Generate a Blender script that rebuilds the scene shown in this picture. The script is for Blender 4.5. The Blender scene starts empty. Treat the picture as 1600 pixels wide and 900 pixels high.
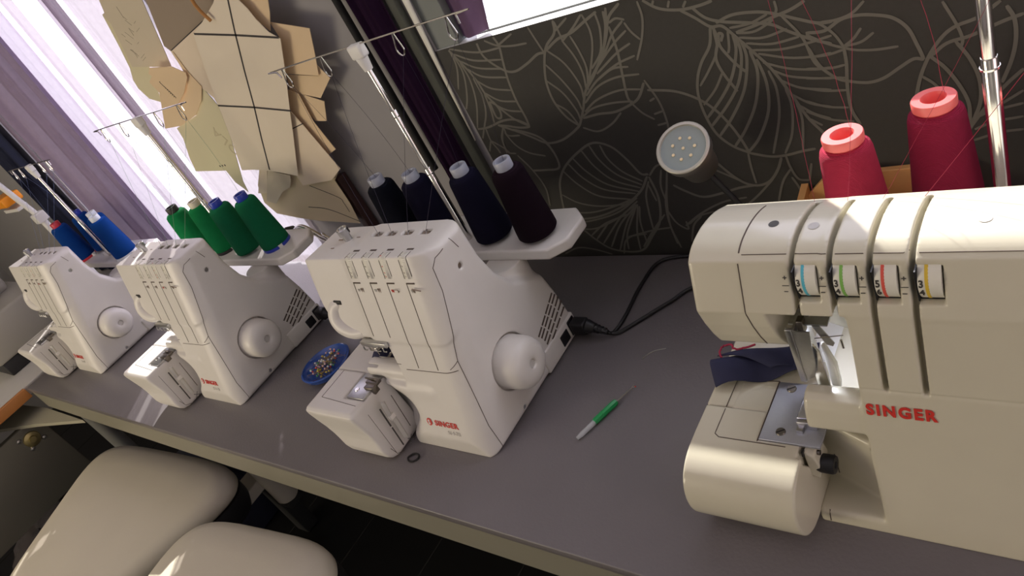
import bpy, bmesh, math, random
import numpy as np
from mathutils import Vector, Matrix, noise
random.seed(7)
S = bpy.context.scene
COL = S.collection
PI = math.pi

# ------------------------------------------------------------------ camera, light, exposure
RIGHT = Vector((.75967, .48753, -.43037)); DOWN = Vector((.01275, -.67282, -.73969)); FWD = Vector((-.65019, .55643, -.51734))
cam = bpy.data.cameras.new('camera'); cam.sensor_width = 36; cam.lens = 36 * 1154 / 1600; cam.clip_start = .02
camo = bpy.data.objects.new('camera', cam); COL.objects.link(camo)
m = Matrix.Identity(4)
for i in range(3):
    m[i][0] = RIGHT[i]; m[i][1] = -DOWN[i]; m[i][2] = -FWD[i]
m[0][3], m[1][3], m[2][3] = 0, 0, .77
camo.matrix_world = m
S.camera = camo
S.view_settings.view_transform = 'Standard'; S.view_settings.look = 'None'
S.view_settings.exposure = 0; S.view_settings.gamma = 1; S.view_settings.use_curve_mapping = False

w = bpy.data.worlds.new('daylight'); S.world = w; w.use_nodes = True
bg = w.node_tree.nodes['Background']; bg.inputs[0].default_value = (.93, .90, 1, 1); bg.inputs[1].default_value = 1.6

def light(name, kind, energy, color, loc, target=None, size=1, sizey=None, angle=None):
    l = bpy.data.lights.new(name, kind); l.energy = energy; l.color = color
    o = bpy.data.objects.new(name, l); COL.objects.link(o); o.location = loc
    if kind == 'AREA':
        l.size = size
        if sizey: l.shape = 'RECTANGLE'; l.size_y = sizey
    if kind == 'SUN' and angle: l.angle = angle
    if target is not None:
        o.rotation_euler = (Vector(target) - Vector(loc)).to_track_quat('-Z', 'Y').to_euler()
    return o
SUNDIR = Vector((.62, -.80, -.60))
sun = light('sun', 'SUN', 11, (1, .96, .90), (0, 0, 3), tuple(Vector((0, 0, 3)) + SUNDIR), angle=math.radians(.6))
light('front_fill', 'AREA', 33, (1, .86, .62), (-2.6, -1.9, .62), (-1.1, .6, .15), 1.3, 1.0)  # added warm fill from the left front, no window there
light('front_fill', 'AREA', .8, (1, .90, .70), (.3, -2.3, .9), (-.3, .6, .1), 1.2, 1.0)  # weak added warm fill from the right front, no window either
light('overhead_fill', 'AREA', 2.2, (.74, .62, 1), (-1.2, -.3, 1.62), (-1.2, -.2, 0), 1.2, 1.2)  # added lavender fill from above, no lamp hangs there
light('window_daylight', 'AREA', 7, (.80, .72, 1), (-2.2, 1.25, .75), (-2.0, .2, .1), 1.1, 1.0)
light('side_fill', 'AREA', 4.5, (1, .74, .78), (1.4, .1, .7), (-.8, .5, .1), 1.0, .9)  # added rosy fill for bounce from the right, no window there
light('window_daylight', 'AREA', 4.5, (.80, .80, 1), (-.3, 1.2, 1.0), (-.3, .2, .1), 1.2, .6)

# ------------------------------------------------------------------ materials
def mat(name, col, rough=.5, metal=0, spec=.5, bump=None, var=0, varscale=30, coat=0, trans=0, alpha=1, emit=None, sss=0, aniso=None):
    M = bpy.data.materials.new(name); M.use_nodes = True
    nt = M.node_tree; b = nt.nodes['Principled BSDF']
    b.inputs['Base Color'].default_value = (*col, 1); b.inputs['Roughness'].default_value = rough
    b.inputs['Metallic'].default_value = metal; b.inputs['Specular IOR Level'].default_value = spec
    b.inputs['Coat Weight'].default_value = coat; b.inputs['Transmission Weight'].default_value = trans
    b.inputs['Alpha'].default_value = alpha
    if sss:
        b.inputs['Subsurface Weight'].default_value = sss; b.inputs['Subsurface Radius'].default_value = (.01, .006, .004)
    if emit: b.inputs['Emission Color'].default_value = (*emit[0], 1); b.inputs['Emission Strength'].default_value = emit[1]
    tc = nt.nodes.new('ShaderNodeTexCoord')
    n = nt.nodes.new('ShaderNodeTexNoise'); n.inputs['Scale'].default_value = varscale; n.inputs['Detail'].default_value = 4
    nt.links.new(tc.outputs['Object'], n.inputs['Vector'])
    mx = nt.nodes.new('ShaderNodeMix'); mx.data_type = 'RGBA'
    v = var if var else .03
    mx.inputs[6].default_value = (*[c * (1 - v) for c in col], 1); mx.inputs[7].default_value = (*[min(1, c * (1 + v)) for c in col], 1)
    nt.links.new(n.outputs['Fac'], mx.inputs[0]); nt.links.new(mx.outputs[2], b.inputs['Base Color'])
    if bump:
        kind, scale, strength, dist = bump
        if kind == 'noise':
            t = nt.nodes.new('ShaderNodeTexNoise'); t.inputs['Scale'].default_value = scale; t.inputs['Detail'].default_value = 5
            nt.links.new(tc.outputs['Object'], t.inputs['Vector']); out = t.outputs['Fac']
        elif kind == 'wind':   # fine thread windings round a cone
            t = nt.nodes.new('ShaderNodeTexWave'); t.bands_direction = 'Z'; t.inputs['Scale'].default_value = scale
            t.inputs['Distortion'].default_value = 3; t.inputs['Detail'].default_value = 3; t.inputs['Detail Scale'].default_value = 1.5
            nt.links.new(tc.outputs['Object'], t.inputs['Vector']); out = t.outputs['Fac']
        elif kind == 'weave':
            t1 = nt.nodes.new('ShaderNodeTexWave'); t1.bands_direction = 'X'; t1.inputs['Scale'].default_value = scale; t1.inputs['Distortion'].default_value = 2
            t2 = nt.nodes.new('ShaderNodeTexWave'); t2.bands_direction = 'Z'; t2.inputs['Scale'].default_value = scale; t2.inputs['Distortion'].default_value = 2
            for t_ in (t1, t2): nt.links.new(tc.outputs['Object'], t_.inputs['Vector'])
            mm = nt.nodes.new('ShaderNodeMath'); mm.operation = 'ADD'
            nt.links.new(t1.outputs['Fac'], mm.inputs[0]); nt.links.new(t2.outputs['Fac'], mm.inputs[1]); out = mm.outputs[0]
        bp = nt.nodes.new('ShaderNodeBump'); bp.inputs['Strength'].default_value = strength; bp.inputs['Distance'].default_value = dist
        nt.links.new(out, bp.inputs['Height']); nt.links.new(bp.outputs[0], b.inputs['Normal'])
    return M

PLASTIC = mat('white_plastic', (.74, .71, .67), .38, bump=('noise', 900, .08, .0005))
GLOSSY = mat('glossy_cream_plastic', (.63, .59, .47), .20, spec=.55)
WHEEL = mat('wheel_plastic', (.74, .71, .67), .4)
SEAM = mat('seam_shadow_gap', (.10, .075, .06), .8)
BLACK = mat('black_plastic', (.012, .012, .014), .45)
BLACKM = mat('matte_black', (.008, .008, .009), .8)
CHROME = mat('chrome', (.72, .70, .67), .16, 1)
STEEL = mat('brushed_steel', (.55, .55, .55), .3, 1, var=.1, varscale=200)
DARKM = mat('dark_metal', (.20, .18, .16), .35, 1)
SLOT = mat('brown_slot', (.28, .22, .17), .5)
RED = mat('red_print', (.62, .035, .025), .5)
GREYP = mat('grey_print', (.55, .53, .50), .6)
DARKP = mat('dark_print', (.06, .055, .05), .6)
CLEARW = mat('clear_plastic', (.85, .87, .9), .15, trans=.6)
PLATE = mat('plate_metal', (.50, .52, .60), .38, .75, var=.05, varscale=300)
DIALM = mat('ribbed_dial', (.78, .76, .68), .4)
WHITEP = mat('white_paint', (.8, .79, .76), .45)
TABLE = mat('grey_table_paint', (.165, .150, .158), .36, bump=('noise', 220, .22, .002), var=.06, varscale=12)
APRON = mat('beige_grey_apron_paint', (.25, .235, .185), .45, var=.06, varscale=10)
WOOD = mat('pine_wood', (.78, .42, .16), .5, var=.25, varscale=18)
ORANGEW = mat('orange_wood', (.55, .22, .06), .4, var=.2, varscale=14)
WPAPER = mat('dark_wallpaper', (.042, .040, .035), .62, bump=('weave', 420, .25, .0006), var=.12, varscale=160)
LEAF = mat('leaf_line_print', (.15, .143, .120), .5)
GREYWALL = mat('grey_wall_paint', (.30, .29, .30), .75, bump=('noise', 300, .1, .001))
CEIL = mat('ceiling_paint', (.8, .8, .8), .8)
FLOORM = mat('black_floor_tile', (.004, .004, .0045), .45, var=.3, varscale=6)
SILLM = mat('white_sill', (.9, .9, .88), .3)
FRAMEM = mat('dark_window_frame', (.10, .085, .09), .5)
JAMB = mat('grey_green_frame', (.20, .22, .21), .6)
VINYL = mat('cream_vinyl', (.60, .55, .44), .55, bump=('noise', 260, .12, .0008), var=.05, varscale=8)
ROPE = mat('jute_string', (.45, .22, .07), .9)
CARD = {'grey': mat('grey_card', (0.57, 0.50, 0.38), .8, var=.06, varscale=10),
        'green': mat('greenish_paper', (0.63, 0.58, 0.39), .8, var=.06, varscale=10),
        'brown': mat('brown_card', (.30, .24, .18), .85, var=.06, varscale=10),
        'cream': mat('cream_card', (0.74, 0.63, 0.49), .8, var=.05, varscale=9),
        'tan': mat('tan_card', (0.72, 0.55, 0.35), .8, var=.06, varscale=9),
        'main': mat('beige_card', (0.74, 0.66, 0.53), .8, var=.05, varscale=7),
        'big': mat('pale_cream_card', (.68, .57, .38), .8, var=.04, varscale=6)}
PENCIL = mat('pencil_line', (.22, .19, .15), .8)
MARK = mat('marker_line', (.03, .025, .025), .7)

def cloth(name, col, transl, transp, rough=.9):
    M = bpy.data.materials.new(name); M.use_nodes = True; nt = M.node_tree; nt.nodes.clear()
    out = nt.nodes.new('ShaderNodeOutputMaterial'); d = nt.nodes.new('ShaderNodeBsdfDiffuse'); t = nt.nodes.new('ShaderNodeBsdfTranslucent')
    p = nt.nodes.new('ShaderNodeBsdfTransparent'); tc = nt.nodes.new('ShaderNodeTexCoord'); n = nt.nodes.new('ShaderNodeTexNoise')
    n.inputs['Scale'].default_value = 60; nt.links.new(tc.outputs['Object'], n.inputs['Vector'])
    mx = nt.nodes.new('ShaderNodeMix'); mx.data_type = 'RGBA'; mx.inputs[6].default_value = (*[c * .9 for c in col], 1); mx.inputs[7].default_value = (*[min(1, c * 1.08) for c in col], 1)
    nt.links.new(n.outputs['Fac'], mx.inputs[0])
    nt.links.new(mx.outputs[2], d.inputs['Color']); nt.links.new(mx.outputs[2], t.inputs['Color'])
    p.inputs['Color'].default_value = (*[min(1, .35 + c * .7) for c in col], 1)
    m1 = nt.nodes.new('ShaderNodeMixShader'); m1.inputs[0].default_value = transl
    nt.links.new(d.outputs[0], m1.inputs[1]); nt.links.new(t.outputs[0], m1.inputs[2])
    m2 = nt.nodes.new('ShaderNodeMixShader'); m2.inputs[0].default_value = transp
    nt.links.new(m1.outputs[0], m2.inputs[1]); nt.links.new(p.outputs[0], m2.inputs[2]); nt.links.new(m2.outputs[0], out.inputs[0])
    return M
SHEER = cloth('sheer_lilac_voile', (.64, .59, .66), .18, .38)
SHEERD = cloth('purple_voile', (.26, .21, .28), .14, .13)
VOILE = cloth('dusky_purple_voile', (.13, .08, .135), .05, .0)
PURPLE = cloth('deep_purple_drape', (.022, .010, .026), .0, 0)
NAVYD = cloth('navy_drape', (.03, .034, .062), .0, 0)

def glass():
    M = bpy.data.materials.new('window_glass'); M.use_nodes = True; nt = M.node_tree; nt.nodes.clear()
    o = nt.nodes.new('ShaderNodeOutputMaterial'); t = nt.nodes.new('ShaderNodeBsdfTransparent'); g = nt.nodes.new('ShaderNodeBsdfGlossy'); g.inputs['Roughness'].default_value = .02
    x = nt.nodes.new('ShaderNodeMixShader'); x.inputs[0].default_value = .05
    nt.links.new(t.outputs[0], x.inputs[1]); nt.links.new(g.outputs[0], x.inputs[2]); nt.links.new(x.outputs[0], o.inputs[0]); return M
GLASS = glass()
def thread_mat(name, col): return mat(name, col, .85, spec=.12, bump=('wind', 320, .8, .0012), var=.12, varscale=90)

# ------------------------------------------------------------------ mesh helpers
def link(o, parent=None):
    COL.objects.link(o)
    if parent is not None: o.parent = parent
    return o
def tag(o, label=None, cat=None, group=None, kind=None):
    if label: o['label'] = label
    if cat: o['category'] = cat
    if group: o['group'] = group
    if kind: o['kind'] = kind
    return o
def empty(name, loc, rz=0, label=None, cat=None, group=None):
    o = bpy.data.objects.new(name, None); o.empty_display_size = .05; COL.objects.link(o); o.location = loc; o.rotation_euler = (0, 0, rz)
    return tag(o, label, cat, group)

class MB:
    def __init__(s): s.v = []; s.f = []; s.m = []; s.cur = 0
    def mat(s, i): s.cur = i; return s
    def add(s, vs, fs, M=None):
        b = len(s.v)
        for p in vs:
            p = Vector(p)
            s.v.append(tuple(M @ p) if M is not None else tuple(p))
        for f in fs: s.f.append([b + i for i in f]); s.m.append(s.cur)
        return s
    def box(s, x0, x1, y0, y1, z0, z1, M=None, bev=0):
        if bev:
            bm = bmesh.new(); bmesh.ops.create_cube(bm, size=1)
            for v in bm.verts: v.co = Vector(((x0 + x1) / 2 + v.co.x * (x1 - x0), (y0 + y1) / 2 + v.co.y * (y1 - y0), (z0 + z1) / 2 + v.co.z * (z1 - z0)))
            bmesh.ops.bevel(bm, geom=list(bm.edges), offset=bev, segments=3, profile=.5, affect='EDGES')
            bm.verts.index_update()
            s.add([v.co.copy() for v in bm.verts], [[v.index for v in f.verts] for f in bm.faces], M); bm.free(); return s
        vs = [(x, y, z) for x in (x0, x1) for y in (y0, y1) for z in (z0, z1)]
        return s.add(vs, [(0, 1, 3, 2), (4, 6, 7, 5), (0, 4, 5, 1), (2, 3, 7, 6), (0, 2, 6, 4), (1, 5, 7, 3)], M)
    def tube(s, pts, r, n=8, M=None, closed=False):
        pts = [Vector(p) for p in pts]; N = len(pts); rs = r if isinstance(r, (list, tuple)) else [r] * N
        up = Vector((0, 0, 1)); vs = []; prev = None
        for i, p in enumerate(pts):
            a = pts[(i - 1) % N] if (i or closed) else p; c = pts[(i + 1) % N] if (i < N - 1 or closed) else p
            t = (c - a)
            t = t.normalized() if t.length > 1e-9 else Vector((0, 0, 1))
            if prev is None:
                u = t.cross(up if abs(t.z) < .9 else Vector((1, 0, 0))).normalized()
            else:
                u = prev - t * prev.dot(t)
                u = u.normalized() if u.length > 1e-6 else t.cross(Vector((1, 0, 0))).normalized()
            prev = u; v = t.cross(u)
            for k in range(n):
                an = 2 * PI * k / n; vs.append(p + (u * math.cos(an) + v * math.sin(an)) * rs[i])
        fs = []
        for i in range(N - (0 if closed else 1)):
            j = (i + 1) % N
            for k in range(n): fs.append((i * n + k, i * n + (k + 1) % n, j * n + (k + 1) % n, j * n + k))
        if not closed: fs += [tuple(range(n))[::-1], tuple((N - 1) * n + k for k in range(n))]
        return s.add(vs, fs, M)
    def lathe(s, prof, n=40, M=None):
        vs = []; fs = []; P = len(prof)
        for k in range(n):
            a = 2 * PI * k / n
            for r, z in prof: vs.append((r * math.cos(a), r * math.sin(a), z))
        for k in range(n):
            k2 = (k + 1) % n
            for i in range(P - 1): fs.append((k * P + i, k2 * P + i, k2 * P + i + 1, k * P + i + 1))
        return s.add(vs, fs, M)
    def prism(s, poly, y0, y1, M=None):        # outline in (x, z), thickness along y
        n = len(poly)
        vs = [(x, y0, z) for x, z in poly] + [(x, y1, z) for x, z in poly]
        fs = [tuple(range(n)), tuple(range(2 * n - 1, n - 1, -1))] + [(i, i + n, (i + 1) % n + n, (i + 1) % n) for i in range(n)]
        return s.add(vs, fs, M)
    def build(s, name, mats, parent=None, smooth=True, angle=40, loc=None, bevel=0):
        me = bpy.data.meshes.new(name); me.from_pydata(s.v, [], s.f)
        if not isinstance(mats, (list, tuple)): mats = [mats]
        for x in mats: me.materials.append(x)
        me.polygons.foreach_set('material_index', s.m)
        bm = bmesh.new(); bm.from_mesh(me); bmesh.ops.recalc_face_normals(bm, faces=bm.faces); bm.to_mesh(me); bm.free()
        if smooth:
            me.polygons.foreach_set('use_smooth', [True] * len(me.polygons)); me.set_sharp_from_angle(angle=math.radians(angle))
        o = bpy.data.objects.new(name, me)
        if loc is not None: o.location = loc
        link(o, parent)
        if bevel:
            b = o.modifiers.new('bevel', 'BEVEL'); b.width = bevel; b.segments = 3; b.limit_method = 'ANGLE'; b.angle_limit = math.radians(35)
        return o

def smoothpath(pts, sub=8, closed=False):
    P = [Vector(p) for p in pts]; n = len(P); out = []
    rng = range(n if closed else n - 1)
    for i in rng:
        a = P[(i - 1) % n] if (closed or i > 0) else P[i] * 2 - P[i + 1]
        b = P[i]; c = P[(i + 1) % n]
        d = P[(i + 2) % n] if (closed or i + 2 < n) else c * 2 - b
        for k in range(sub):
            t = k / sub
            out.append(.5 * ((2 * b) + (-a + c) * t + (2 * a - 5 * b + 4 * c - d) * t * t + (-a + 3 * b - 3 * c + d) * t ** 3))
    if not closed: out.append(P[-1])
    return out
def frame(o, ux, uy, uz):
    ux = Vector(ux).normalized(); uy = Vector(uy).normalized(); uz = Vector(uz).normalized()
    M = Matrix.Identity(4)
    for i in range(3): M[i][0] = ux[i]; M[i][1] = uy[i]; M[i][2] = uz[i]; M[i][3] = o[i]
    return M
ROTX = Matrix.Rotation(PI / 2, 4, 'Y')   # z axis -> x axis

def text_mb(body, size, bold=0, sx=1, extrude=.0002, space=1.08):
    c = bpy.data.curves.new('lettering', 'FONT'); c.body = body; c.size = size; c.offset = bold; c.extrude = extrude; c.resolution_u = 4; c.space_character = space
    o = bpy.data.objects.new('lettering', c); COL.objects.link(o)
    dg = bpy.context.evaluated_depsgraph_get(); me = bpy.data.meshes.new_from_object(o.evaluated_get(dg))
    vs = [(v.co.x * sx, v.co.y, v.co.z) for v in me.vertices]; fs = [tuple(p.vertices) for p in me.polygons]
    bpy.data.objects.remove(o); bpy.data.curves.remove(c); bpy.data.meshes.remove(me)
    return vs, fs

# ------------------------------------------------------------------ signed distance modelling of the moulded casings
class Grid:
    def __init__(s, lo, hi, h):
        s.h = h; s.lo = np.array(lo, float)
        n = [int((hi[i] - lo[i]) / h) + 1 for i in range(3)]
        s.x = (lo[0] + h * np.arange(n[0]))[:, None, None].astype(np.float32)
        s.y = (lo[1] + h * np.arange(n[1]))[None, :, None].astype(np.float32)
        s.z = (lo[2] + h * np.arange(n[2]))[None, None, :].astype(np.float32)
    def extr(s, ax, poly, a, b, r=0):           # polygon in the two other axes, extruded along axis ax with edge radius r
        if ax == 0: d = poly_sd(s.y[0], s.z[0], poly)[None]; w = s.x
        elif ax == 1: d = poly_sd(s.x[:, 0], s.z[:, 0].reshape(1, -1), poly)[:, None, :]; w = s.y
        else: d = poly_sd(s.x[:, :, 0], s.y[:, :, 0], poly)[:, :, None]; w = s.z
        d = d + r; w = np.abs(w - (a + b) / 2) - ((b - a) / 2 - r)
        return np.sqrt(np.maximum(d, 0) ** 2 + np.maximum(w, 0) ** 2) + np.minimum(np.maximum(d, w), 0) - r
    def box(s, x0, x1, y0, y1, z0, z1, r=0):
        q = [np.abs(v - (a + b) / 2) - ((b - a) / 2 - r) for v, a, b in ((s.x, x0, x1), (s.y, y0, y1), (s.z, z0, z1))]
        o = np.sqrt(sum(np.maximum(k, 0) ** 2 for k in q))
        return o + np.minimum(np.maximum(np.maximum(q[0], q[1]), q[2]), 0) - r
    def ell(s, c, r):
        k = np.sqrt(((s.x - c[0]) / r[0]) ** 2 + ((s.y - c[1]) / r[1]) ** 2 + ((s.z - c[2]) / r[2]) ** 2)
        return (k - 1) * min(r)
    def cylx(s, y, z, r, x0, x1):
        d = np.sqrt((s.y - y) ** 2 + (s.z - z) ** 2) - r; w = np.abs(s.x - (x0 + x1) / 2) - (x1 - x0) / 2
        return np.maximum(d, w)
    def cylz(s, x, y, r, z0, z1):
        d = np.sqrt((s.x - x) ** 2 + (s.y - y) ** 2) - r; w = np.abs(s.z - (z0 + z1) / 2) - (z1 - z0) / 2
        return np.maximum(d, w)
def poly_sd(X, Y, pts):
    X, Y = np.broadcast_arrays(X, Y); d = np.full(X.shape, 1e9, np.float32); sg = np.ones(X.shape, np.float32)
    n = len(pts)
    for i in range(n):
        (ax, ay), (bx, by) = pts[i], pts[i - 1]
        ex, ey = bx - ax, by - ay; wx, wy = X - ax, Y - ay
        t = np.clip((wx * ex + wy * ey) / (ex * ex + ey * ey + 1e-12), 0, 1)
        d = np.minimum(d, (wx - ex * t) ** 2 + (wy - ey * t) ** 2)
        c1 = Y >= ay; c2 = Y < by; c3 = ex * wy > ey * wx
        flip = (c1 & c2 & c3) | (~c1 & ~c2 & ~c3)
        sg = np.where(flip, -sg, sg)
    return np.sqrt(d) * sg
def smin(a, b, k):
    h = np.clip(.5 + .5 * (b - a) / k, 0, 1); return b * (1 - h) + a * h - k * h * (1 - h)
def smax(a, b, k): return -smin(-a, -b, k)

def surface(g, D, name, mats, parent=None, relax=1):
    D = np.array(np.broadcast_to(D, (g.x.size, g.y.size, g.z.size)), np.float32)
    D[0] = D[-1] = 1e-3; D[:, 0] = D[:, -1] = 1e-3; D[:, :, 0] = D[:, :, -1] = 1e-3
    ins = D < 0
    nx, ny, nz = D.shape
    c = np.zeros((nx - 1, ny - 1, nz - 1), np.uint8)
    for i in (0, 1):
        for j in (0, 1):
            for k in (0, 1): c += ins[i:nx - 1 + i, j:ny - 1 + j, k:nz - 1 + k]
    act = (c > 0) & (c < 8); I, J, K = np.nonzero(act)
    idx = np.full(act.shape, -1, np.int64); idx[I, J, K] = np.arange(len(I))
    acc = np.zeros((len(I), 3)); cnt = np.zeros(len(I))
    E = []
    for ax in range(3):
        o = [a for a in range(3) if a != ax]
        for u in (0, 1):
            for v in (0, 1):
                a = [0, 0, 0]; a[o[0]] = u; a[o[1]] = v; b = list(a); b[ax] = 1; E.append((a, b))
    for a, b in E:
        da = D[I + a[0], J + a[1], K + a[2]]; db = D[I + b[0], J + b[1], K + b[2]]
        cr = (da < 0) != (db < 0); t = np.where(cr, da / np.where(cr, da - db, 1), 0)
        for q in range(3): acc[:, q] += np.where(cr, a[q] + t * (b[q] - a[q]), 0)
        cnt += cr
    V = (acc / cnt[:, None] + np.stack([I, J, K], 1)) * g.h + g.lo
    F = []
    for ax in range(3):
        sl0 = [slice(1, -1)] * 3; sl1 = [slice(1, -1)] * 3; sl0[ax] = slice(0, -1); sl1[ax] = slice(1, None)
        A = ins[tuple(sl0)]; B = ins[tuple(sl1)]; X = np.array(np.nonzero(A != B)).T
        base = X.copy()
        for q in range(3):
            if q != ax: base[:, q] += 1
        o = [(ax + 1) % 3, (ax + 2) % 3]
        def cell(du, dv):
            t = base.copy(); t[:, o[0]] -= du; t[:, o[1]] -= dv; return idx[t[:, 0], t[:, 1], t[:, 2]]
        q = np.stack([cell(1, 1), cell(0, 1), cell(0, 0), cell(1, 0)], 1)
        fl = ~A[X[:, 0], X[:, 1], X[:, 2]]
        q[fl] = q[fl][:, ::-1]; F.append(q)
    F = np.concatenate(F); F = F[(F >= 0).all(1)]
    for _ in range(relax):                       # tiny smoothing of the quads
        s_ = np.zeros_like(V); n_ = np.zeros(len(V))
        for k in range(4):
            np.add.at(s_, F[:, k], V[F[:, (k + 1) % 4]]); np.add.at(n_, F[:, k], 1)
            np.add.at(s_, F[:, k], V[F[:, (k + 3) % 4]]); np.add.at(n_, F[:, k], 1)
        V = V * .4 + .6 * s_ / np.maximum(n_, 1)[:, None]
    me = bpy.data.meshes.new(name); me.vertices.add(len(V)); me.vertices.foreach_set('co', V.astype(np.float32).ravel())
    me.loops.add(len(F) * 4); me.loops.foreach_set('vertex_index', F.astype(np.int32).ravel())
    me.polygons.add(len(F)); me.polygons.foreach_set('loop_start', np.arange(len(F), dtype=np.int32) * 4)
    me.polygons.foreach_set('use_smooth', np.ones(len(F), bool)); me.update(calc_edges=True); me.validate()
    for x in (mats if isinstance(mats, list) else [mats]): me.materials.append(x)
    o = bpy.data.objects.new(name, me); link(o, parent)
    return o, D
def sampler(g, D):
    def f(p):
        q = (np.array(p) - g.lo) / g.h; i = np.clip(np.floor(q).astype(int), 0, np.array(D.shape) - 2); t = q - i; r = 0
        for a in (0, 1):
            for b in (0, 1):
                for c in (0, 1):
                    r += (t[0] if a else 1 - t[0]) * (t[1] if b else 1 - t[1]) * (t[2] if c else 1 - t[2]) * D[i[0] + a, i[1] + b, i[2] + c]
        return r
    return f
def march(f, p, d, maxd=.3):
    p = np.array(p, float); d = np.array(d, float); d /= np.linalg.norm(d); t = 0; st = .0008
    while t < maxd:
        if f(p + d * t) < 0:
            a, b = t - st, t
            for _ in range(10):
                m_ = (a + b) / 2
                if f(p + d * m_) < 0: b = m_
                else: a = m_
            return Vector(p + d * b)
        t += st
    return None
def seam(f, starts, d, r=.0006, mb=None):
    """thin dark gap line laid where rays from the polyline `starts` along d meet the casing"""
    pts = []
    P = [Vector(a) for a in starts]
    for i in range(len(P) - 1):
        n = max(1, int((P[i + 1] - P[i]).length / .004))
        for k in range(n): pts.append(P[i].lerp(P[i + 1], k / n))
    pts.append(P[-1])
    q = [march(f, p, d) for p in pts]; run = []; mb = mb or MB()
    for a in q + [None]:
        if a is None or (run and (a - run[-1]).length > .02):
            if len(run) > 1: mb.tube(run, r, 5)
            run = [] if a is None else [a]
        else: run.append(a)
    return mb

# ================================================================== ROOM
WY = .93
def struct(o): o['kind'] = 'structure'; return o
struct(MB().box(-4.6, 1.6, -2.9, 1.02, -.80, -.75).build('floor', FLOORM, smooth=False))
grout = MB()
for i in range(-15, 6): grout.box(i * .3 - .002, i * .3 + .002, -2.9, .93, -.75, -.7494)
for i in range(-9, 4): grout.box(-4.6, 1.6, i * .3 - .002, i * .3 + .002, -.75, -.7494)
go = struct(grout.build('trim_1', mat('floor_grout', (.012, .012, .012), .8), smooth=False))
struct(MB().box(-4.6, 1.6, -2.9, 1.02, 1.75, 1.80).build('ceiling', CEIL, smooth=False))
struct(MB().box(-4.68, -4.6, -2.9, 1.02, -.75, 1.8).build('wall_left', GREYWALL, smooth=False))
struct(MB().box(1.6, 1.68, -2.9, 1.02, -.75, 1.8).build('wall_right', CEIL, smooth=False))
struct(MB().box(-4.6, 1.6, -2.98, -2.9, -.75, 1.8).build('wall_front', CEIL, smooth=False))
# back wall: grey plaster with the tall window opening on the left and the high window on the right
WT = 1.0
bw = MB()
LX0, LX1, LZ0, LZ1 = -2.98, -1.67, -.05, 1.45       # left window opening
RX0, RX1, RZ0, RZ1 = -.945, .95, .466, 1.45          # right window opening
bw.box(-4.6, LX0, WY, WT, -.75, 1.8); bw.box(LX0, LX1, WY, WT, -.75, LZ0); bw.box(LX0, LX1, WY, WT, LZ1, 1.8)
bw.box(LX1, RX0, WY, WT, -.75, 1.8); bw.box(RX0, RX1, WY, WT, -.75, RZ0 - .012); bw.box(RX0, RX1, WY, WT, RZ1, 1.8); bw.box(RX1, 1.6, WY, WT, -.75, 1.8)
struct(bw.build('wall_back', GREYWALL, smooth=False))
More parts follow.
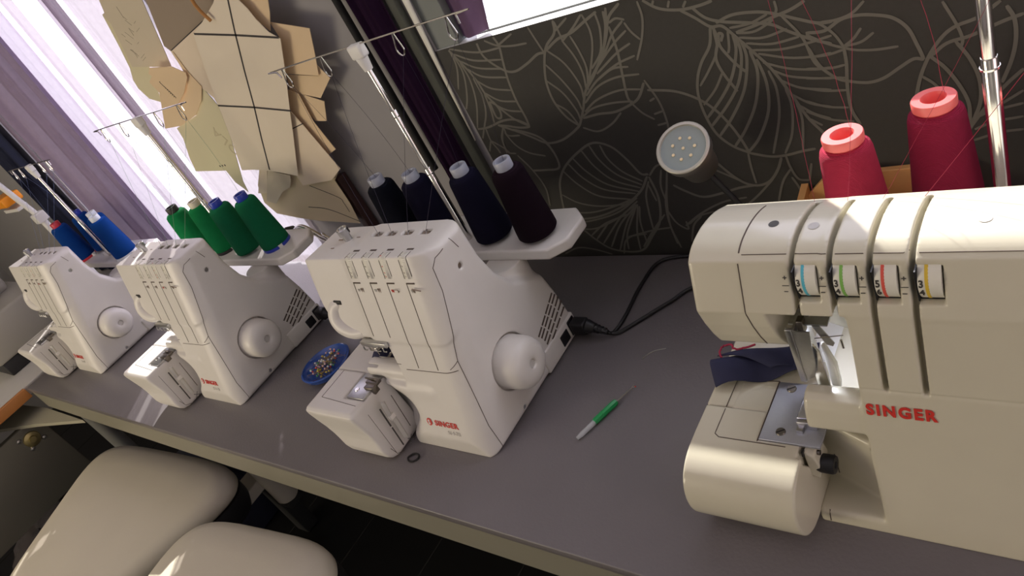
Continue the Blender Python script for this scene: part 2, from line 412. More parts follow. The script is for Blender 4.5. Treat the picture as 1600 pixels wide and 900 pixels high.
# wallpaper with the printed leaf outlines, one sheet on the wall under the right window
wp = MB(); wp.box(RX0, 1.6, WY - .0015, WY - .0002, -.30, RZ0)
wp.mat(1)
LEAVES = [[(-911,464),(-856,446),(-805,444)],[(-916,467),(-902,438),(-888,402),(-883,370),(-870,344),(-850,316),(-824,296)],[(-908,454),(-871,434),(-815,424)],[(-901,439),(-872,420),(-821,408)],[(-895,423),(-870,403),(-822,392)],[(-889,400),(-865,379),(-826,368)],[(-884,374),(-860,354),(-825,346)],[(-883,356),(-855,334),(-825,326)],[(-811,467),(-807,447),(-814,419),(-821,389),(-825,350),(-823,315),(-824,296)],[(-912,463),(-915,430),(-937,390)],[(-909,452),(-908,416),(-926,374),(-946,346)],[(-903,436),(-901,401),(-913,358),(-940,310)],[(-892,404),(-892,368),(-904,335),(-926,306)],[(-885,372),(-889,340),(-896,314)],[(-883,356),(-885,325),(-875,322),(-870,337),(-875,355)],[(-953,308),(-917,307),(-875,315),(-845,312),(-824,296),(-845,296),(-869,303),(-891,308)],[(-891,308),(-856,290),(-830,274),(-804,258),(-773,259),(-746,269),(-722,282)],[(-862,295),(-833,283),(-815,272),(-804,258),(-800,236)],[(-927,305),(-947,279),(-960,262)],[(-922,306),(-925,280),(-919,260),(-918,251)],[(-925,280),(-944,254)],[(-925,280),(-905,262),(-896,250)],[(-882,303),(-897,276),(-903,249)],[(-881,301),(-880,285),(-854,281)],[(-831,462),(-809,448),(-783,442),(-752,440)],[(-809,448),(-772,461)],[(-848,466),(-847,436),(-822,407),(-800,399),(-769,407),(-742,418),(-727,418)],[(-737,464),(-733,443),(-728,418)],[(-688,464),(-695,444),(-719,427),(-735,403),(-749,368),(-751,333),(-741,302),(-723,281)],[(-687,462),(-686,442),(-686,428)],[(-687,430),(-677,400),(-675,370),(-681,343)],[(-722,421),(-700,393),(-689,354),(-693,327)],[(-735,398),(-719,369),(-706,332),(-705,309)],[(-747,371),(-727,345),(-716,311),(-716,291)],[(-750,328),(-733,311),(-723,281)],[(-670,434),(-665,406),(-665,377),(-678,342)],[(-636,461),(-633,433),(-642,404),(-671,354)],[(-722,421),(-693,434),(-666,438),(-635,450),(-611,459)],[(-663,462),(-694,446)],[(-637,461),(-659,445),(-688,428)],[(-614,460),(-616,432),(-630,398),(-656,375)],[(-600,457),(-605,435),(-621,405),(-641,381),(-674,351)],[(-571,462),(-595,446),(-609,422),(-626,398),(-653,368),(-681,343)],[(-594,461),(-607,427),(-626,398),(-653,368),(-684,340),(-703,309),(-723,281)],[(-572,437),(-585,442),(-598,438)],[(-576,436),(-600,420),(-622,397),(-657,366)],[(-576,421),(-603,406),(-642,378),(-678,349)],[(-577,401),(-606,390),(-651,365)],[(-577,381),(-613,373),(-656,354),(-686,332)],[(-594,366),(-622,368),(-656,354)],[(-581,351),(-622,353),(-661,343),(-694,320)],[(-587,326),(-625,331),(-670,322),(-701,305)],[(-609,309),(-646,312),(-683,309),(-709,297)],[(-600,433),(-602,392),(-609,354),(-615,319),(-612,305)],[(-579,336),(-595,315),(-612,305),(-646,296),(-678,297),(-710,294)],[(-612,305),(-600,286),(-584,272)],[(-637,293),(-661,276),(-692,266),(-718,277)],[(-543,458),(-544,433),(-556,404),(-576,373)],[(-574,433),(-569,418),(-559,403)],[(-577,340),(-566,301),(-565,267),(-568,249)],[(-571,308),(-581,304)],[(-566,284),(-582,281)],[(-566,263),(-583,261)],[(-578,323),(-535,313),(-503,294),(-483,272),(-469,246),(-459,218),(-453,193)],[(-452,398),(-461,372),(-480,350),(-493,328),(-501,301),(-501,266),(-493,232),(-475,208),(-453,193)],[(-449,393),(-453,363),(-474,335),(-494,314)],[(-449,398),(-448,377),(-458,351),(-454,326),(-442,296)],[(-455,329),(-473,305),(-498,283)],[(-430,388),(-435,364),(-439,355)],[(-425,382),(-427,357),(-443,321),(-466,292),(-500,260)],[(-422,376),(-422,348),(-437,309),(-463,277),(-498,245)],[(-417,370),(-416,342),(-432,297),(-461,257),(-490,227)],[(-409,353),(-407,319),(-422,273),(-447,234),(-472,206)],[(-403,339),(-399,302),(-407,259),(-431,217),(-456,192)],[(-392,319),(-388,289),(-395,246),(-418,187)],[(-376,289),(-374,259),(-384,216),(-401,185)],[(-367,266),(-365,236),(-375,186)],[(-487,431),(-469,415),(-452,398),(-436,395),(-422,376),(-405,350),(-387,320),(-371,280),(-357,240),(-342,213),(-334,195)],[(-469,430),(-455,412),(-434,401),(-399,391),(-372,382),(-353,368),(-324,349),(-305,340)],[(-443,401),(-418,407),(-386,403),(-364,395),(-339,382),(-316,371),(-299,369)],[(-535,457),(-515,440),(-487,431),(-459,430),(-439,432)],[(-519,453),(-523,447)],[(-497,447),(-502,438)],[(-474,441),(-481,433)],[(-361,412),(-361,401),(-363,397)],[(-325,403),(-344,396),(-365,392),(-391,386),(-420,382)],[(-374,397),(-399,390),(-427,390)],[(-420,381),(-395,378),(-368,388)],[(-418,374),(-387,367),(-354,372)],[(-411,364),(-378,356),(-342,358)],[(-407,353),(-369,346),(-334,347),(-303,351)],[(-399,346),(-361,332),(-329,327),(-308,328)],[(-396,332),(-365,317),(-333,309),(-312,308)],[(-387,319),(-363,304),(-315,292)],[(-380,302),(-356,286),(-318,276)],[(-371,279),(-348,260),(-323,251)],[(-364,260),(-347,244),(-327,233)],[(-355,237),(-340,224)],[(-358,393),(-338,355),(-331,319),(-314,297)],[(-444,374),(-439,383),(-444,385),(-447,369),(-439,349),(-431,335),(-422,323)],[(-259,386),(-275,374),(-294,370),(-313,371)],[(-333,361),(-310,359),(-289,369),(-269,370),(-248,365),(-231,357),(-218,341),(-211,318),(-206,297)],[(-206,297),(-217,300),(-233,292),(-253,281),(-272,278),(-294,284),(-309,292),(-325,312),(-335,343)],[(-329,377),(-314,369),(-300,352),(-292,333)],[(-292,331),(-293,309),(-298,276),(-299,243),(-292,218)],[(-292,333),(-279,341),(-268,353)],[(-292,333),(-271,335),(-255,344)],[(-292,331),(-277,325),(-256,321),(-231,320)],[(-340,328),(-314,326),(-293,329)],[(-343,312),(-314,307),(-295,308)],[(-346,298),(-297,290)],[(-350,284),(-327,276),(-300,272)],[(-354,265),(-329,252),(-302,246)],[(-357,249),(-329,232),(-299,224)],[(-333,359),(-313,343),(-292,331)],[(-222,244),(-213,274),(-200,301),(-184,322),(-169,332),(-146,338),(-124,352)],[(-179,365),(-168,334),(-164,315),(-166,306)],[(-198,300),(-180,313),(-156,317),(-125,327),(-104,332)],[(-200,301),(-185,281),(-173,255),(-166,230),(-167,205),(-172,183)],[(-211,275),(-199,262),(-191,247)],[(-171,313),(-159,288),(-152,259),(-154,228),(-167,196)],[(-119,345),(-113,328),(-113,304),(-119,278),(-130,251)],[(-108,265),(-124,250),(-140,232),(-161,204),(-178,177)],[(-110,237),(-134,222),(-158,208)],[(-111,220),(-135,216)],[(-112,202),(-142,199),(-163,191)],[(-113,184),(-137,183),(-167,175)],[(-633,173),(-647,176),(-661,205),(-681,234),(-712,246),(-749,232),(-790,206),(-816,176),(-829,144),(-840,110),(-861,92)],[(-862,90),(-778,90),(-706,112),(-661,140),(-637,169)],[(-701,240),(-697,212),(-679,183),(-649,160)],[(-722,242),(-714,211),(-692,178),(-653,153)],[(-742,235),(-729,199),(-703,167),(-658,147)],[(-766,221),(-750,191),(-719,160),(-664,140)],[(-781,212),(-763,178),(-730,150),(-672,136)],[(-799,198),(-780,166),(-747,137),(-687,125)],[(-826,147),(-798,126),(-756,115),(-701,115)],[(-841,108),(-784,102),(-734,110),(-676,127)],[(-851,79),(-789,83),(-725,98),(-673,127)],[(-840,70),(-790,64),(-726,87),(-675,120)],[(-804,48),(-763,74),(-706,93)],[(-796,38),(-756,74)],[(-785,28),(-723,87),(-681,113)],[(-771,19),(-729,72),(-678,113)],[(-756,10),(-714,75),(-677,113)],[(-736,12),(-724,49),(-684,106)],[(-711,11),(-701,55),(-678,110)],[(-691,28),(-687,73),(-675,109)],[(-852,77),(-819,65),(-800,40),(-774,15),(-735,6),(-704,11),(-677,39),(-647,75),(-632,124),(-634,168)],[(-638,159),(-653,132),(-661,98),(-667,57)],[(-638,117),(-641,152)],[(-632,170),(-615,186),(-601,191)],[(-598,174),(-617,122),(-630,70),(-631,22)],[(-607,179),(-619,147),(-620,116)],[(-727,41),(-671,54),(-630,59)],[(-887,5),(-849,19),(-812,14),(-777,1)],[(-750,2),(-736,30),(-716,43),(-684,47)],[(-633,88),(-668,54),(-702,17)],[(-881,242),(-864,207),(-855,165),(-865,124)],[(-865,206),(-835,204),(-803,206),(-799,239),(-808,264)],[(-884,299),(-897,280),(-899,252),(-882,246)],[(-884,292),(-873,263),(-852,244),(-820,233)],[(-454,193),(-424,183),(-401,182),(-377,186),(-357,188)],[(-455,192),(-457,166),(-457,137)],[(-408,179),(-418,159),(-434,140),(-453,133),(-472,138),(-490,155),(-510,184)],[(-517,170),(-491,152),(-472,138)],[(-458,134),(-487,131),(-515,124),(-551,119),(-578,133),(-596,147)],[(-429,143),(-458,116),(-480,99)],[(-401,181),(-399,160),(-392,139),(-377,135)],[(-400,157),(-416,136),(-431,101)],[(-401,143),(-394,119),(-399,99)],[(-368,164),(-377,135)],[(-602,61),(-565,86),(-520,106),(-479,112)],[(-595,64),(-572,80),(-542,88)],[(-625,97),(-617,69),(-600,54),(-598,71)],[(-607,148),(-623,110),(-631,63),(-627,13)],[(-602,26),(-587,61),(-567,80)]]
def leaf_line(pts, wd=.0042, off=.0):
    P = smoothpath([(x / 1000, 0, z / 1000) for x, z in pts], 6)
    L = []
    for i, p in enumerate(P):
        a = P[max(i - 1, 0)]; c = P[min(i + 1, len(P) - 1)]; t = (c - a)
        if t.length < 1e-7: continue
        t.normalize(); n = Vector((t.z, 0, -t.x)); k = wd * (.5 if 0 < i < len(P) - 1 else .35)
        if p.z > RZ0 - .002 or p.x < RX0 + .002: continue
        L.append((p + n * k, p - n * k))
    vs = []; fs = []
    for a, b in L: vs += [(a.x, WY - .0019 - off, a.z), (b.x, WY - .0019 - off, b.z)]
    for i in range(len(L) - 1):
        if (Vector(vs[2 * i]) - Vector(vs[2 * i + 2])).length < .03: fs.append((2 * i, 2 * i + 2, 2 * i + 3, 2 * i + 1))
    wp.add(vs, fs)
for i, l in enumerate(LEAVES): leaf_line(l, .0044 if len(l) > 4 else .0036, i * .000004)
# the print repeats to the right, outside the picture
for i, l in enumerate(LEAVES[:75]): leaf_line([(x + 960, z - 20) for x, z in l], .004, i * .000004)
wo = wp.build('wall_wallpaper', [WPAPER, LEAF], smooth=False); struct(wo)

def window(n, x0, x1, z0, z1, mull):
    fr = MB(); t = .035
    fr.box(x0, x0 + t + (.02 if n == 2 else 0), .935 if n == 2 else .955, .99, z0, z1); fr.box(x1 - t, x1, .955, .99, z0, z1); fr.box(x0, x1, .955, .99, z0, z0 + (t * .6 if n == 1 else .003)); fr.box(x0, x1, .955, .99, z1 - t, z1)
    for mx in mull: fr.box(mx - .02, mx + .02, .955, .99, z0, z1)
    o = struct(fr.build('window_%d' % n, FRAMEM if n == 1 else JAMB, smooth=False, bevel=.002))
    g = MB(); g.box(x0 + .02, x1 - .02, .971, .974, z0 + .01, z1 - .02); g.build('window_glass', GLASS, o, smooth=False)
    return o
window(1, LX0, LX1, LZ0, LZ1, [])
window(2, RX0, RX1, RZ0, RZ1, [.2])
sill = MB(); sill.box(RX0, RX1, WY + .0005, 1.03, RZ0 - .012, RZ0); struct(sill.build('trim_2', SILLM, smooth=False))

# ================================================================== TABLE
tb = empty('sewing_table', (-1.2, .63, -.75), 0, 'long grey painted table carrying the four white overlock machines along the wall', 'table')
def TL(mb, name, mt, **k):
    o = mb.build(name, mt, tb, **k); o.location = (1.2, -.63, .75); return o
TL(MB().box(-2.64, 1.2, .332, .925, -.016, 0, bev=.002), 'tabletop', TABLE)
TL(MB().box(-2.63, 1.2, .3335, .354, -.085, -.016), 'apron', APRON, bevel=.0015)
TL(MB().box(-2.60, 1.19, .90, .92, -.075, -.016), 'apron', TABLE, smooth=False)
for lx, ly in ((-2.58, .39), (-2.58, .87), (.9, .39), (.9, .87), (-.7, .87)):
    TL(MB().tube([(lx, ly, -.75), (lx, ly, -.017)], .025, 20), 'leg', mat('grey_leg', (.22, .22, .21), .5))

# ================================================================== OVERLOCK MACHINE, small model (origin at right front foot)
def build_cone(body_col, core_mat, name, tube_h=.014, foot=None, wide=False):
    """wound cone of thread: yarn body, core and foot ring"""
    root = empty(name, (0, 0, 0))
    yb = MB().lathe([(.012, .006), (.0315, .006), (.0335, .009), (.0332, .02), (.0262, .116), (.0248, .122), (.0215, .1255), (.0135, .127)], 48)
    yb.build('wound_thread', body_col, root, angle=60)
    co = MB().lathe([(.009, .004), (.0128, .118), (.0135, .126), (.0142, .128), (.0142, .128 + tube_h - .001), (.0136, .128 + tube_h), (.0105, .128 + tube_h), (.0098, .126 + tube_h), (.0086, .10), (.0084, .004)], 32)
    if wide: co = MB().lathe([(.009, .004), (.0165, .120), (.0178, .1272), (.0204, .129), (.0206, .1375), (.0198, .1390), (.0118, .1390), (.0108, .1375), (.0096, .10), (.0084, .004)], 40)
    co.build('cone_core', core_mat, root, angle=50)
    if foot: MB().lathe([(.010, 0), (.0335, 0), (.0345, .002), (.0335, .007), (.030, .0075), (.010, .0075)], 40).build('cone_foot', foot, root)
    return root

def thread_stand(root, cx, cy, z0, zt, half=.20, seg=None):
    """telescopic pole with its wire guide bar, parts of the machine"""
    p = MB()
    if seg is None: seg = [(z0, z0 + (zt - z0) * .42, .0062), (z0 + (zt - z0) * .42, z0 + (zt - z0) * .72, .0052), (z0 + (zt - z0) * .72, zt - .015, .0042)]
    for a, b, r in seg: p.tube([(cx, cy, a - .004), (cx, cy, b - .001), (cx, cy, b)], [r, r, r * .9], 20)
    for a, b, r in seg: p.tube([(cx, cy, b - .012), (cx, cy, b - .010)], r * 1.13, 20)
    p.build('telescopic_pole', CHROME, root)
    MB().box(cx - .014, cx + .014, cy - .008, cy + .008, zt - .010, zt + .012, bev=.004).tube([(cx, cy, zt - .03), (cx, cy, zt - .008)], [.007, .010], 16).build('guide_holder', WHITEP, root)
    bar = MB(); r = .0013; zb = zt + .010
    pts = [(cx - half, cy - .004, zb - .012), (cx - half - .006, cy - .002, zb - .003), (cx - half, cy, zb)]
    bar.tube(smoothpath(pts + [(cx + half, cy, zb), (cx + half + .008, cy - .001, zb - .002), (cx + half + .009, cy - .002, zb - .014)], 5), r, 8)
    for dx in (-half + .008, -.085, .085, half - .01):
        q = [(cx + dx, cy, zb), (cx + dx - .004, cy - .001, zb - .012), (cx + dx - .007, cy - .002, zb - .026), (cx + dx, cy - .002, zb - .033), (cx + dx + .007, cy - .002, zb - .026), (cx + dx + .004, cy - .001, zb - .012)]
        bar.tube(smoothpath(q, 6, True), .0011, 6, closed=True)
    bar.build('thread_guide_bar', CHROME, root)
    return [(cx + dx, cy, zb - .03) for dx in (-half + .008, -.085, .085, half - .01)]

def platform(root, x0, x1, y0, y1, z0, z1, posts, mt):
    c = .028; poly = [(x0, y0 + c), (x0 + c, y0), (x1 - c, y0), (x1, y0 + c), (x1, y1 - c), (x1 - c, y1), (x0 + c, y1), (x0, y1 - c)]
    mb = MB(); n = len(poly)
    mb.add([(x, y, z0) for x, y in poly] + [(x, y, z1) for x, y in poly], [tuple(range(n))[::-1], tuple(range(n, 2 * n))] + [(i, (i + 1) % n, (i + 1) % n + n, i + n) for i in range(n)])
    o = mb.build('spool_platform', mt, root, bevel=.004)
    return o

def small_serger():
    root = empty('overlock_machine', (0, 0, 0))
    g = Grid((-.365, -.02, -.006), (.012, .315, .345), .0018)
    prof = [(.012, 0), (.0105, .035), (.10, .331), (.188, .327), (.19, .262), (.20, .218), (.222, .182), (.256, .158), (.284, .138), (.292, .10), (.298, .045), (.288, 0)]
    P = g.extr(0, prof, -.19, 0, .016)
    head = g.extr(0, [(.0595, .196), (.10, .331), (.188, .327), (.19, .196)], -.296, -.01, .016)
    head = smax(head, g.extr(1, [(-.295, .35), (-.295, .285), (-.290, .252), (-.278, .224), (-.258, .204), (-.235, .196), (.02, .196), (.02, .35)], -.1, .4, 0), .010)
    # tapering lever bulge on the head's left
    throat = g.extr(1, [(-.4, .1175), (-.144, .1175), (-.144, .14), (-.156, .196), (-.4, .196)], -.1, .175, .003)
    D = smax(P, -throat, .004)
    Rc = .046; yy = g.y - .3 * g.z
    rnd = np.sqrt(np.maximum(g.x + Rc, 0) ** 2 + np.maximum(Rc + .001 - yy, 0) ** 2) - Rc
    D = smax(D, rnd, .002)
    bed = g.box(-.345, -.08, .035, .265, 0, .120, .012)
    bed = smax(bed, g.extr(1, [(-.345, .2), (-.345, .11), (-.33, .05), (-.315, 0), (.02, 0), (.02, .2)], -.1, .4, 0), .006)
    arm = g.box(-.250, -.08, .046, .080, .110, .143, .015)
    D = smin(D, bed, .010); D = smin(D, arm, .005)
    D = smin(D, smax(head, rnd, .002), .008)
    # hollow between looper cover and body
    D = smax(D, -g.ell((-.222, .012, .066), (.072, .050, .050)), .022)
    D = smax(D, -g.box(-.40, -.2035, -.1, .052, -.1, .1225, .002), .003)
    # column that carries the spool platform
    col = g.cylz(-.048, .262, .034, .12, .187)
    D = smin(D, col, .012)
    # screw recesses and wheel gap
    for y, z, r in ((.146, .277, .0048), (.108, .012, .0042)): D = smax(D, -g.cylx(y, z, r, -.010, .02), .001)
    ring = np.maximum(np.abs(np.sqrt((g.y - .133) ** 2 + (g.z - .091) ** 2) - .0445) - .0016, np.abs(g.x) - .012)
    D = smax(D, -ring, .001)
    # thread slots on the top
    for x in (-.157, -.125, -.088, -.049): D = smax(D, -g.box(x - .011, x + .011, .156, .166, .322, .345, .001), .001)
    # needle plate well
    D = smax(D, -g.box(-.262, -.213, .052, .075, .1195, .14, .001), .001)
    body, Dg = surface(g, D, 'casing', PLASTIC, root)
    f = sampler(g, Dg)
    # looper cover
    g2 = Grid((-.355, -.056, -.004), (-.19, .064, .132), .0015)
    cp = [(.055, .1205), (-.036, .1205), (-.0425, .1165), (-.0425, .108), (-.040, .09), (-.0375, .07), (-.0372, .055), (-.0385, .04), (-.0395, .028), (-.037, .015), (-.030, .006), (-.018, .001), (.052, .002)]
    C = g2.extr(0, cp, -.40, -.15, .006)
    C = smax(C, g2.extr(1, [(-.341, .2), (-.341, .112), (-.337, .088), (-.328, .062), (-.316, .038), (-.303, 0), (-.1995, 0), (-.213, .13), (-.213, .2)], -.2, .2, 0), .009)
    C = np.maximum(C, g2.y - .0515)
    C = smax(C, -g2.box(-.262, -.19, -.006, .06, .117, .14, .001), .001)   # plate recess
    cov, Dc = surface(g2, C, 'looper_cover', PLASTIC, root)
    fc = sampler(g2, Dc)
    # ---- dark gap lines
    sm = MB(); c0 = (.123, .305)
    for x in (-.177, -.137, -.098, -.055):
        zb = .205 if x < -.12 else .155
        seam(f, [(x, -.015, zb), (x, -.015, .294)], (0, 1, 0), .0007, sm)
        pts = []
        for k in range(15):
            a = math.radians(195 - k * 6.6); d = (0, math.cos(a), math.sin(a))
            q = march(f, (x, c0[0] + d[1] * .06, c0[1] + d[2] * .04), (0, -d[1], -d[2]), .07)
            if q: pts.append(q)
        sm.tube(pts, .0006, 5)
        pts2 = [p + Vector((.0165, 0, 0)) for p in pts[2:]]; sm.tube(pts2, .0005, 5)
        q = march(f, (x, -.015, .294), (0, 1, 0)); sm.tube([q, q + Vector((.0165, 0, 0))], .0013, 6)
        q = march(f, (x + .012, .118, .345), (0, 0, -1)); sm.box(q.x - .008, q.x + .006, q.y - .0018, q.y + .0018, q.z - .001, q.z + .0004)
    seam(f, [(-.128, -.015, .150), (-.02, -.015, .152)], (0, 1, 0), .0007, sm)
    seam(f, [(.01, .047, .153), (.01, .061, .166)], (-1, 0, 0), .0006, sm)
    seam(f, [(-.16, -.015, .158), (-.137, -.015, .158)], (0, 1, 0), .0006, sm)
    seam(f, [(.01, .135, .318), (.01, .118, .315), (.01, .108, .305), (.01, .100, .270), (.01, .061, .166), (.01, .036, .05), (.01, .033, .006)], (-1, 0, 0), .0006, sm)
    seam(f, [(.01, .154, .321), (.01, .160, .300)], (-1, 0, 0), .0006, sm)
    sm.build('panel_seams', SEAM, root)
    sc = MB()
    seam(fc, [(-.318, -.012, .13), (-.22, -.018, .13)], (0, 0, -1), .0005, sc)
    seam(fc, [(-.318, -.012, .13), (-.318, .05, .13)], (0, 0, -1), .0005, sc)
    seam(fc, [(-.19, -.024, .112), (-.19, -.027, .02)], (-1, 0, 0), .0004, sc)
    seam(fc, [(-.19, .028, .10), (-.19, .022, .03)], (-1, 0, 0), .0007, sc)
    seam(fc, [(-.191, -.030, .034), (-.191, -.026, .016), (-.191, -.014, .009)], (-1, 0, 0), .0005, sc)
    sc.build('cover_seams', SEAM, root)
    # cutting-width slider on the slanted face of the cover
    sl = MB()
    def onface(y, z):
        q = march(fc, (-.185, y, z), (-1, 0, 0)); return q if q else Vector((-.208, y, z))
    for y, za, zb, wd in ((.006, .108, .082, .0045), (.006, .072, .028, .0045)):
        a, b = onface(y, za), onface(y - .004, zb); sl.tube([a, b], wd, 4)
    sl.build('slider_slot', GREYP, root)
    sl = MB()
    for y, za, zb, wd in ((-.005, .104, .066, .0016), (-.008, .062, .022, .0014)):
        a, b = onface(y, za), onface(y - .003, zb); sl.tube([a, b], wd, 4)
    # scissors pictogram
    q = onface(.006, .017)
    for s_ in (1, -1):
        sl.tube([q + Vector((.001, -.004 * s_, -.003)), q + Vector((.001, .005 * s_, .006))], .0006, 5)
        sl.tube([q + Vector((.001, -.005 * s_ + .002 * math.cos(a), -.005 + .002 * math.sin(a))) for a in np.linspace(0, 2 * PI, 10)], .0005, 5)
    sl.build('slider_mark', DARKP, root)
    q = onface(.004, .077); MB().box(q.x - .002, q.x + .004, q.y - .006, q.y + .006, q.z - .005, q.z + .005, bev=.0015).build('slider_knob', PLASTIC, root)
    # screws
    for y, z, r in ((.146, .277, .0045), (.108, .012, .004)):
        MB().lathe([(0, 0), (r, 0), (r, -.004)], 20, Matrix.Translation((-.0035, y, z)) @ ROTX).build('screw', STEEL, root)
    # hand wheel
    W = Matrix.Translation((0, .133, .091)) @ ROTX
    MB().lathe([(.030, -.008), (.0425, -.008), (.0425, .012), (.0415, .026), (.0375, .036), (.029, .0415), (.0165, .043), (.0095, .0425), (.0075, .0415), (.0068, .037), (0, .0365)], 64, W).build('hand_wheel', WHEEL, root, angle=60)
    MB().lathe([(0, .0395), (.0064, .0395), (.0068, .0385)], 24, W).build('wheel_screw', GREYP, root)
    # vents
    vt = MB()
    tops = [(.7085, .1035), (.7130, .0965), (.7170, .0870), (.7190, .0760), (.7180, .0630)]
    bots = [(.6330, .0720), (.6370, .0650), (.6400, .0560), (.6410, .0470), (.6360, .0360)]
    for (ty, tz), (by, bz) in zip(tops, bots):
        T = Vector((0, ty - .43, tz)); Bt = Vector((0, by - .43, bz))
        for k in range(4):
            a = T.lerp(Bt, k / 4 + .018); b = T.lerp(Bt, (k + 1) / 4 - .018)
            d = (b - a).normalized(); n = Vector((0, -d.z, d.y)) * .0015
            vs = [a + n, b + n, b - n, a - n]
            vt.add([v + Vector((.0004, 0, 0)) for v in vs] + [v + Vector((-.004, 0, 0)) for v in vs], [(0, 1, 2, 3), (7, 6, 5, 4), (0, 4, 5, 1), (1, 5, 6, 2), (2, 6, 7, 3), (3, 7, 4, 0)])
    vt.build('cooling_vents', SEAM, root, smooth=False)
    # rear step, socket and switch
    MB().box(-.012, .0022, .186, .296, .004, .044, bev=.004).build('socket_panel', PLASTIC, root)
    MB().box(-.01, .0032, .240, .266, .010, .034, bev=.003).build('switch', BLACK, root)
    MB().box(-.01, .0036, .270, .292, .008, .040, bev=.003).build('power_socket', BLACK, root)
    # presser-foot pressure knob on top
    k = MB().lathe([(0, 0), (.0065, 0), (.0068, .012), (.0095, .013), (.0098, .023), (.0085, .0245), (.006, .0245), (.0055, .022), (0, .022)], 28, Matrix.Translation((-.222, .152, .327)))
    k.build('pressure_knob', STEEL, root)
    for b_ in ((-.246, -.236, .150, .152, .3285, .3300), (-.244, -.237, .128, .130, .3290, .3305), (-.206, -.198, .156, .158, .3275, .3290)): MB().box(*b_).build('printed_mark', SLOT, root, smooth=False)
    # dial wheels, their scales, settings and slot metal
    for i, x in enumerate((-.177, -.137, -.098, -.055)):
        vs = []; fs = []; ticks = MB(); pm = MB()
        for k_ in range(31):
            a = math.radians(192 - k_ * 2.9); d = (0, math.cos(a), math.sin(a))
            q = march(f, (x + .009, c0[0] + d[1] * .06, c0[1] + d[2] * .04), (0, -d[1], -d[2]), .07)
            if not q: continue
            o_ = Vector(d) * .0010
            vs += [(x + .0008, q.y + o_.y * .2, q.z + o_.z * .2), (x + .0020, q.y + o_.y, q.z + o_.z), (x + .0150, q.y + o_.y, q.z + o_.z), (x + .0160, q.y + o_.y * .2, q.z + o_.z * .2)]
            if k_ % 1 == 0: ticks.box(x + .0085, x + .0140, q.y + o_.y - .0003, q.y + o_.y + .0003, q.z + o_.z - .0003, q.z + o_.z + .0003)
            if k_ in (4, 12, 20, 27): pm.tube([(x + .0035, q.y + o_.y, q.z + o_.z + .001), (x + .0058, q.y + o_.y, q.z + o_.z), (x + .0040, q.y + o_.y, q.z + o_.z - .0012)], .00045, 5)
        n_ = len(vs) // 4
        for k_ in range(n_ - 1):
            for j in range(3): fs.append((k_ * 4 + j, k_ * 4 + j + 1, k_ * 4 + 5 + j, k_ * 4 + 4 + j))
        dw = MB().add(vs, fs).build('tension_dial', DIALM, root)
        ticks.build('dial_scale', GREYP, dw, smooth=False); pm.build('dial_numerals', (SLOT, DARKP, RED, SLOT)[i], dw)
        mb = MB()
        for j in range(3):
            q = march(f, (x + .006 + j * .0018, -.015, .281), (0, 1, 0)); mb.box(q.x - .0004, q.x + .0004, q.y - .0004, q.y + .002, q.z - .0045, q.z + .0035)
        mb.build('thread_letters', GREYP if i != 2 else RED, root, smooth=False)
        q = march(f, (x + .016, -.015, .281), (0, 1, 0)); mb = MB()
        if i < 2:
            for j in (-.0018, .0018): mb.box(q.x + j - .0005, q.x + j + .0005, q.y - .0006, q.y + .002, q.z - .005, q.z + .005)
        elif i == 2:
            mb.tube([q + Vector((-.004, -.0016, .005)), q + Vector((.006, -.0016, .005)), q + Vector((.000, .0012, -.006))], .0007, 5); mb.tube([q + Vector((.006, -.0014, .001)), q + Vector((-.002, .0010, -.003))], .0007, 5)
        else:
            mb.tube([q + Vector((-.005, .0014, -.006)), q + Vector((-.004, -.0020, .007)), q + Vector((.010, -.0008, .003))], .0012, 5)
        mb.build('thread_symbol', SLOT, root)
    for x in (-.157, -.125, -.088, -.049):
        MB().box(x - .010, x + .004, .1565, .1655, .3215, .3265).build('slot_plate', SLOT, root, smooth=False)
        MB().box(x + .003, x + .011, .1565, .1655, .3215, .3255).tube([(x - .003, .168, .3285), (x + .003, .160, .331), (x + .004, .155, .3285)], .001, 6).build('thread_slot_guide', DARKM, root)
    # lever on the left of the head
    lv = MB(); P0 = [(-.248, .078, .254), (-.262, .074, .246), (-.268, .068, .228), (-.258, .063, .212), (-.236, .062, .203), (-.214, .064, .203)]
    lv.tube([p + Vector((.004, .007, 0)) for p in smoothpath(P0, 6)], [.009 + .006 * math.sin(PI * i / 30) for i in range(31)], 20); lv.build('lever', PLASTIC, root)
    q = march(f, (-.240, -.015, .258), (0, 1, 0)); MB().box(q.x - .011, q.x + .009, q.y - .0012, q.y + .006, q.z - .005, q.z + .004, bev=.002).build('lever_slot', BLACK, root)
    # metal guide plate, needle bar, presser foot
    nd = MB(); nd.box(-.212, -.150, .052, .064, .188, .197, bev=.001)
    for x in (-.205, -.19, -.172, -.158): nd.tube([(x, .050, .19), (x, .049, .184), (x + .006, .049, .184)], .0012, 6)
    nd.build('guide_plate', STEEL, root)
    nb = MB(); nb.box(-.193, -.180, .072, .084, .158, .190, bev=.001); nb.box(-.191, -.186, .070, .074, .165, .175); nb.tube([(-.185, .078, .16), (-.185, .078, .122)], .0012, 8)
    nb.box(-.196, -.176, .074, .086, .150, .160, bev=.002); nb.build('needle_clamp', CHROME, root).location = (-.046, .0, 0)
    pf = MB(); pf.tube([(-.172, .09, .196), (-.172, .09, .14)], .004, 12); pf.box(-.186, -.160, .06, .10, .122, .126, bev=.001); pf.tube([(-.190, .066, .126), (-.170, .082, .142), (-.160, .09, .16)], .0022, 8)
    pf.build('presser_foot', CHROME, root).location = (-.034, .004, 0)
    MB().box(-.258, -.2145, -.004, .050, .1165, .1212, bev=.0008).build('needle_plate', STEEL, root)
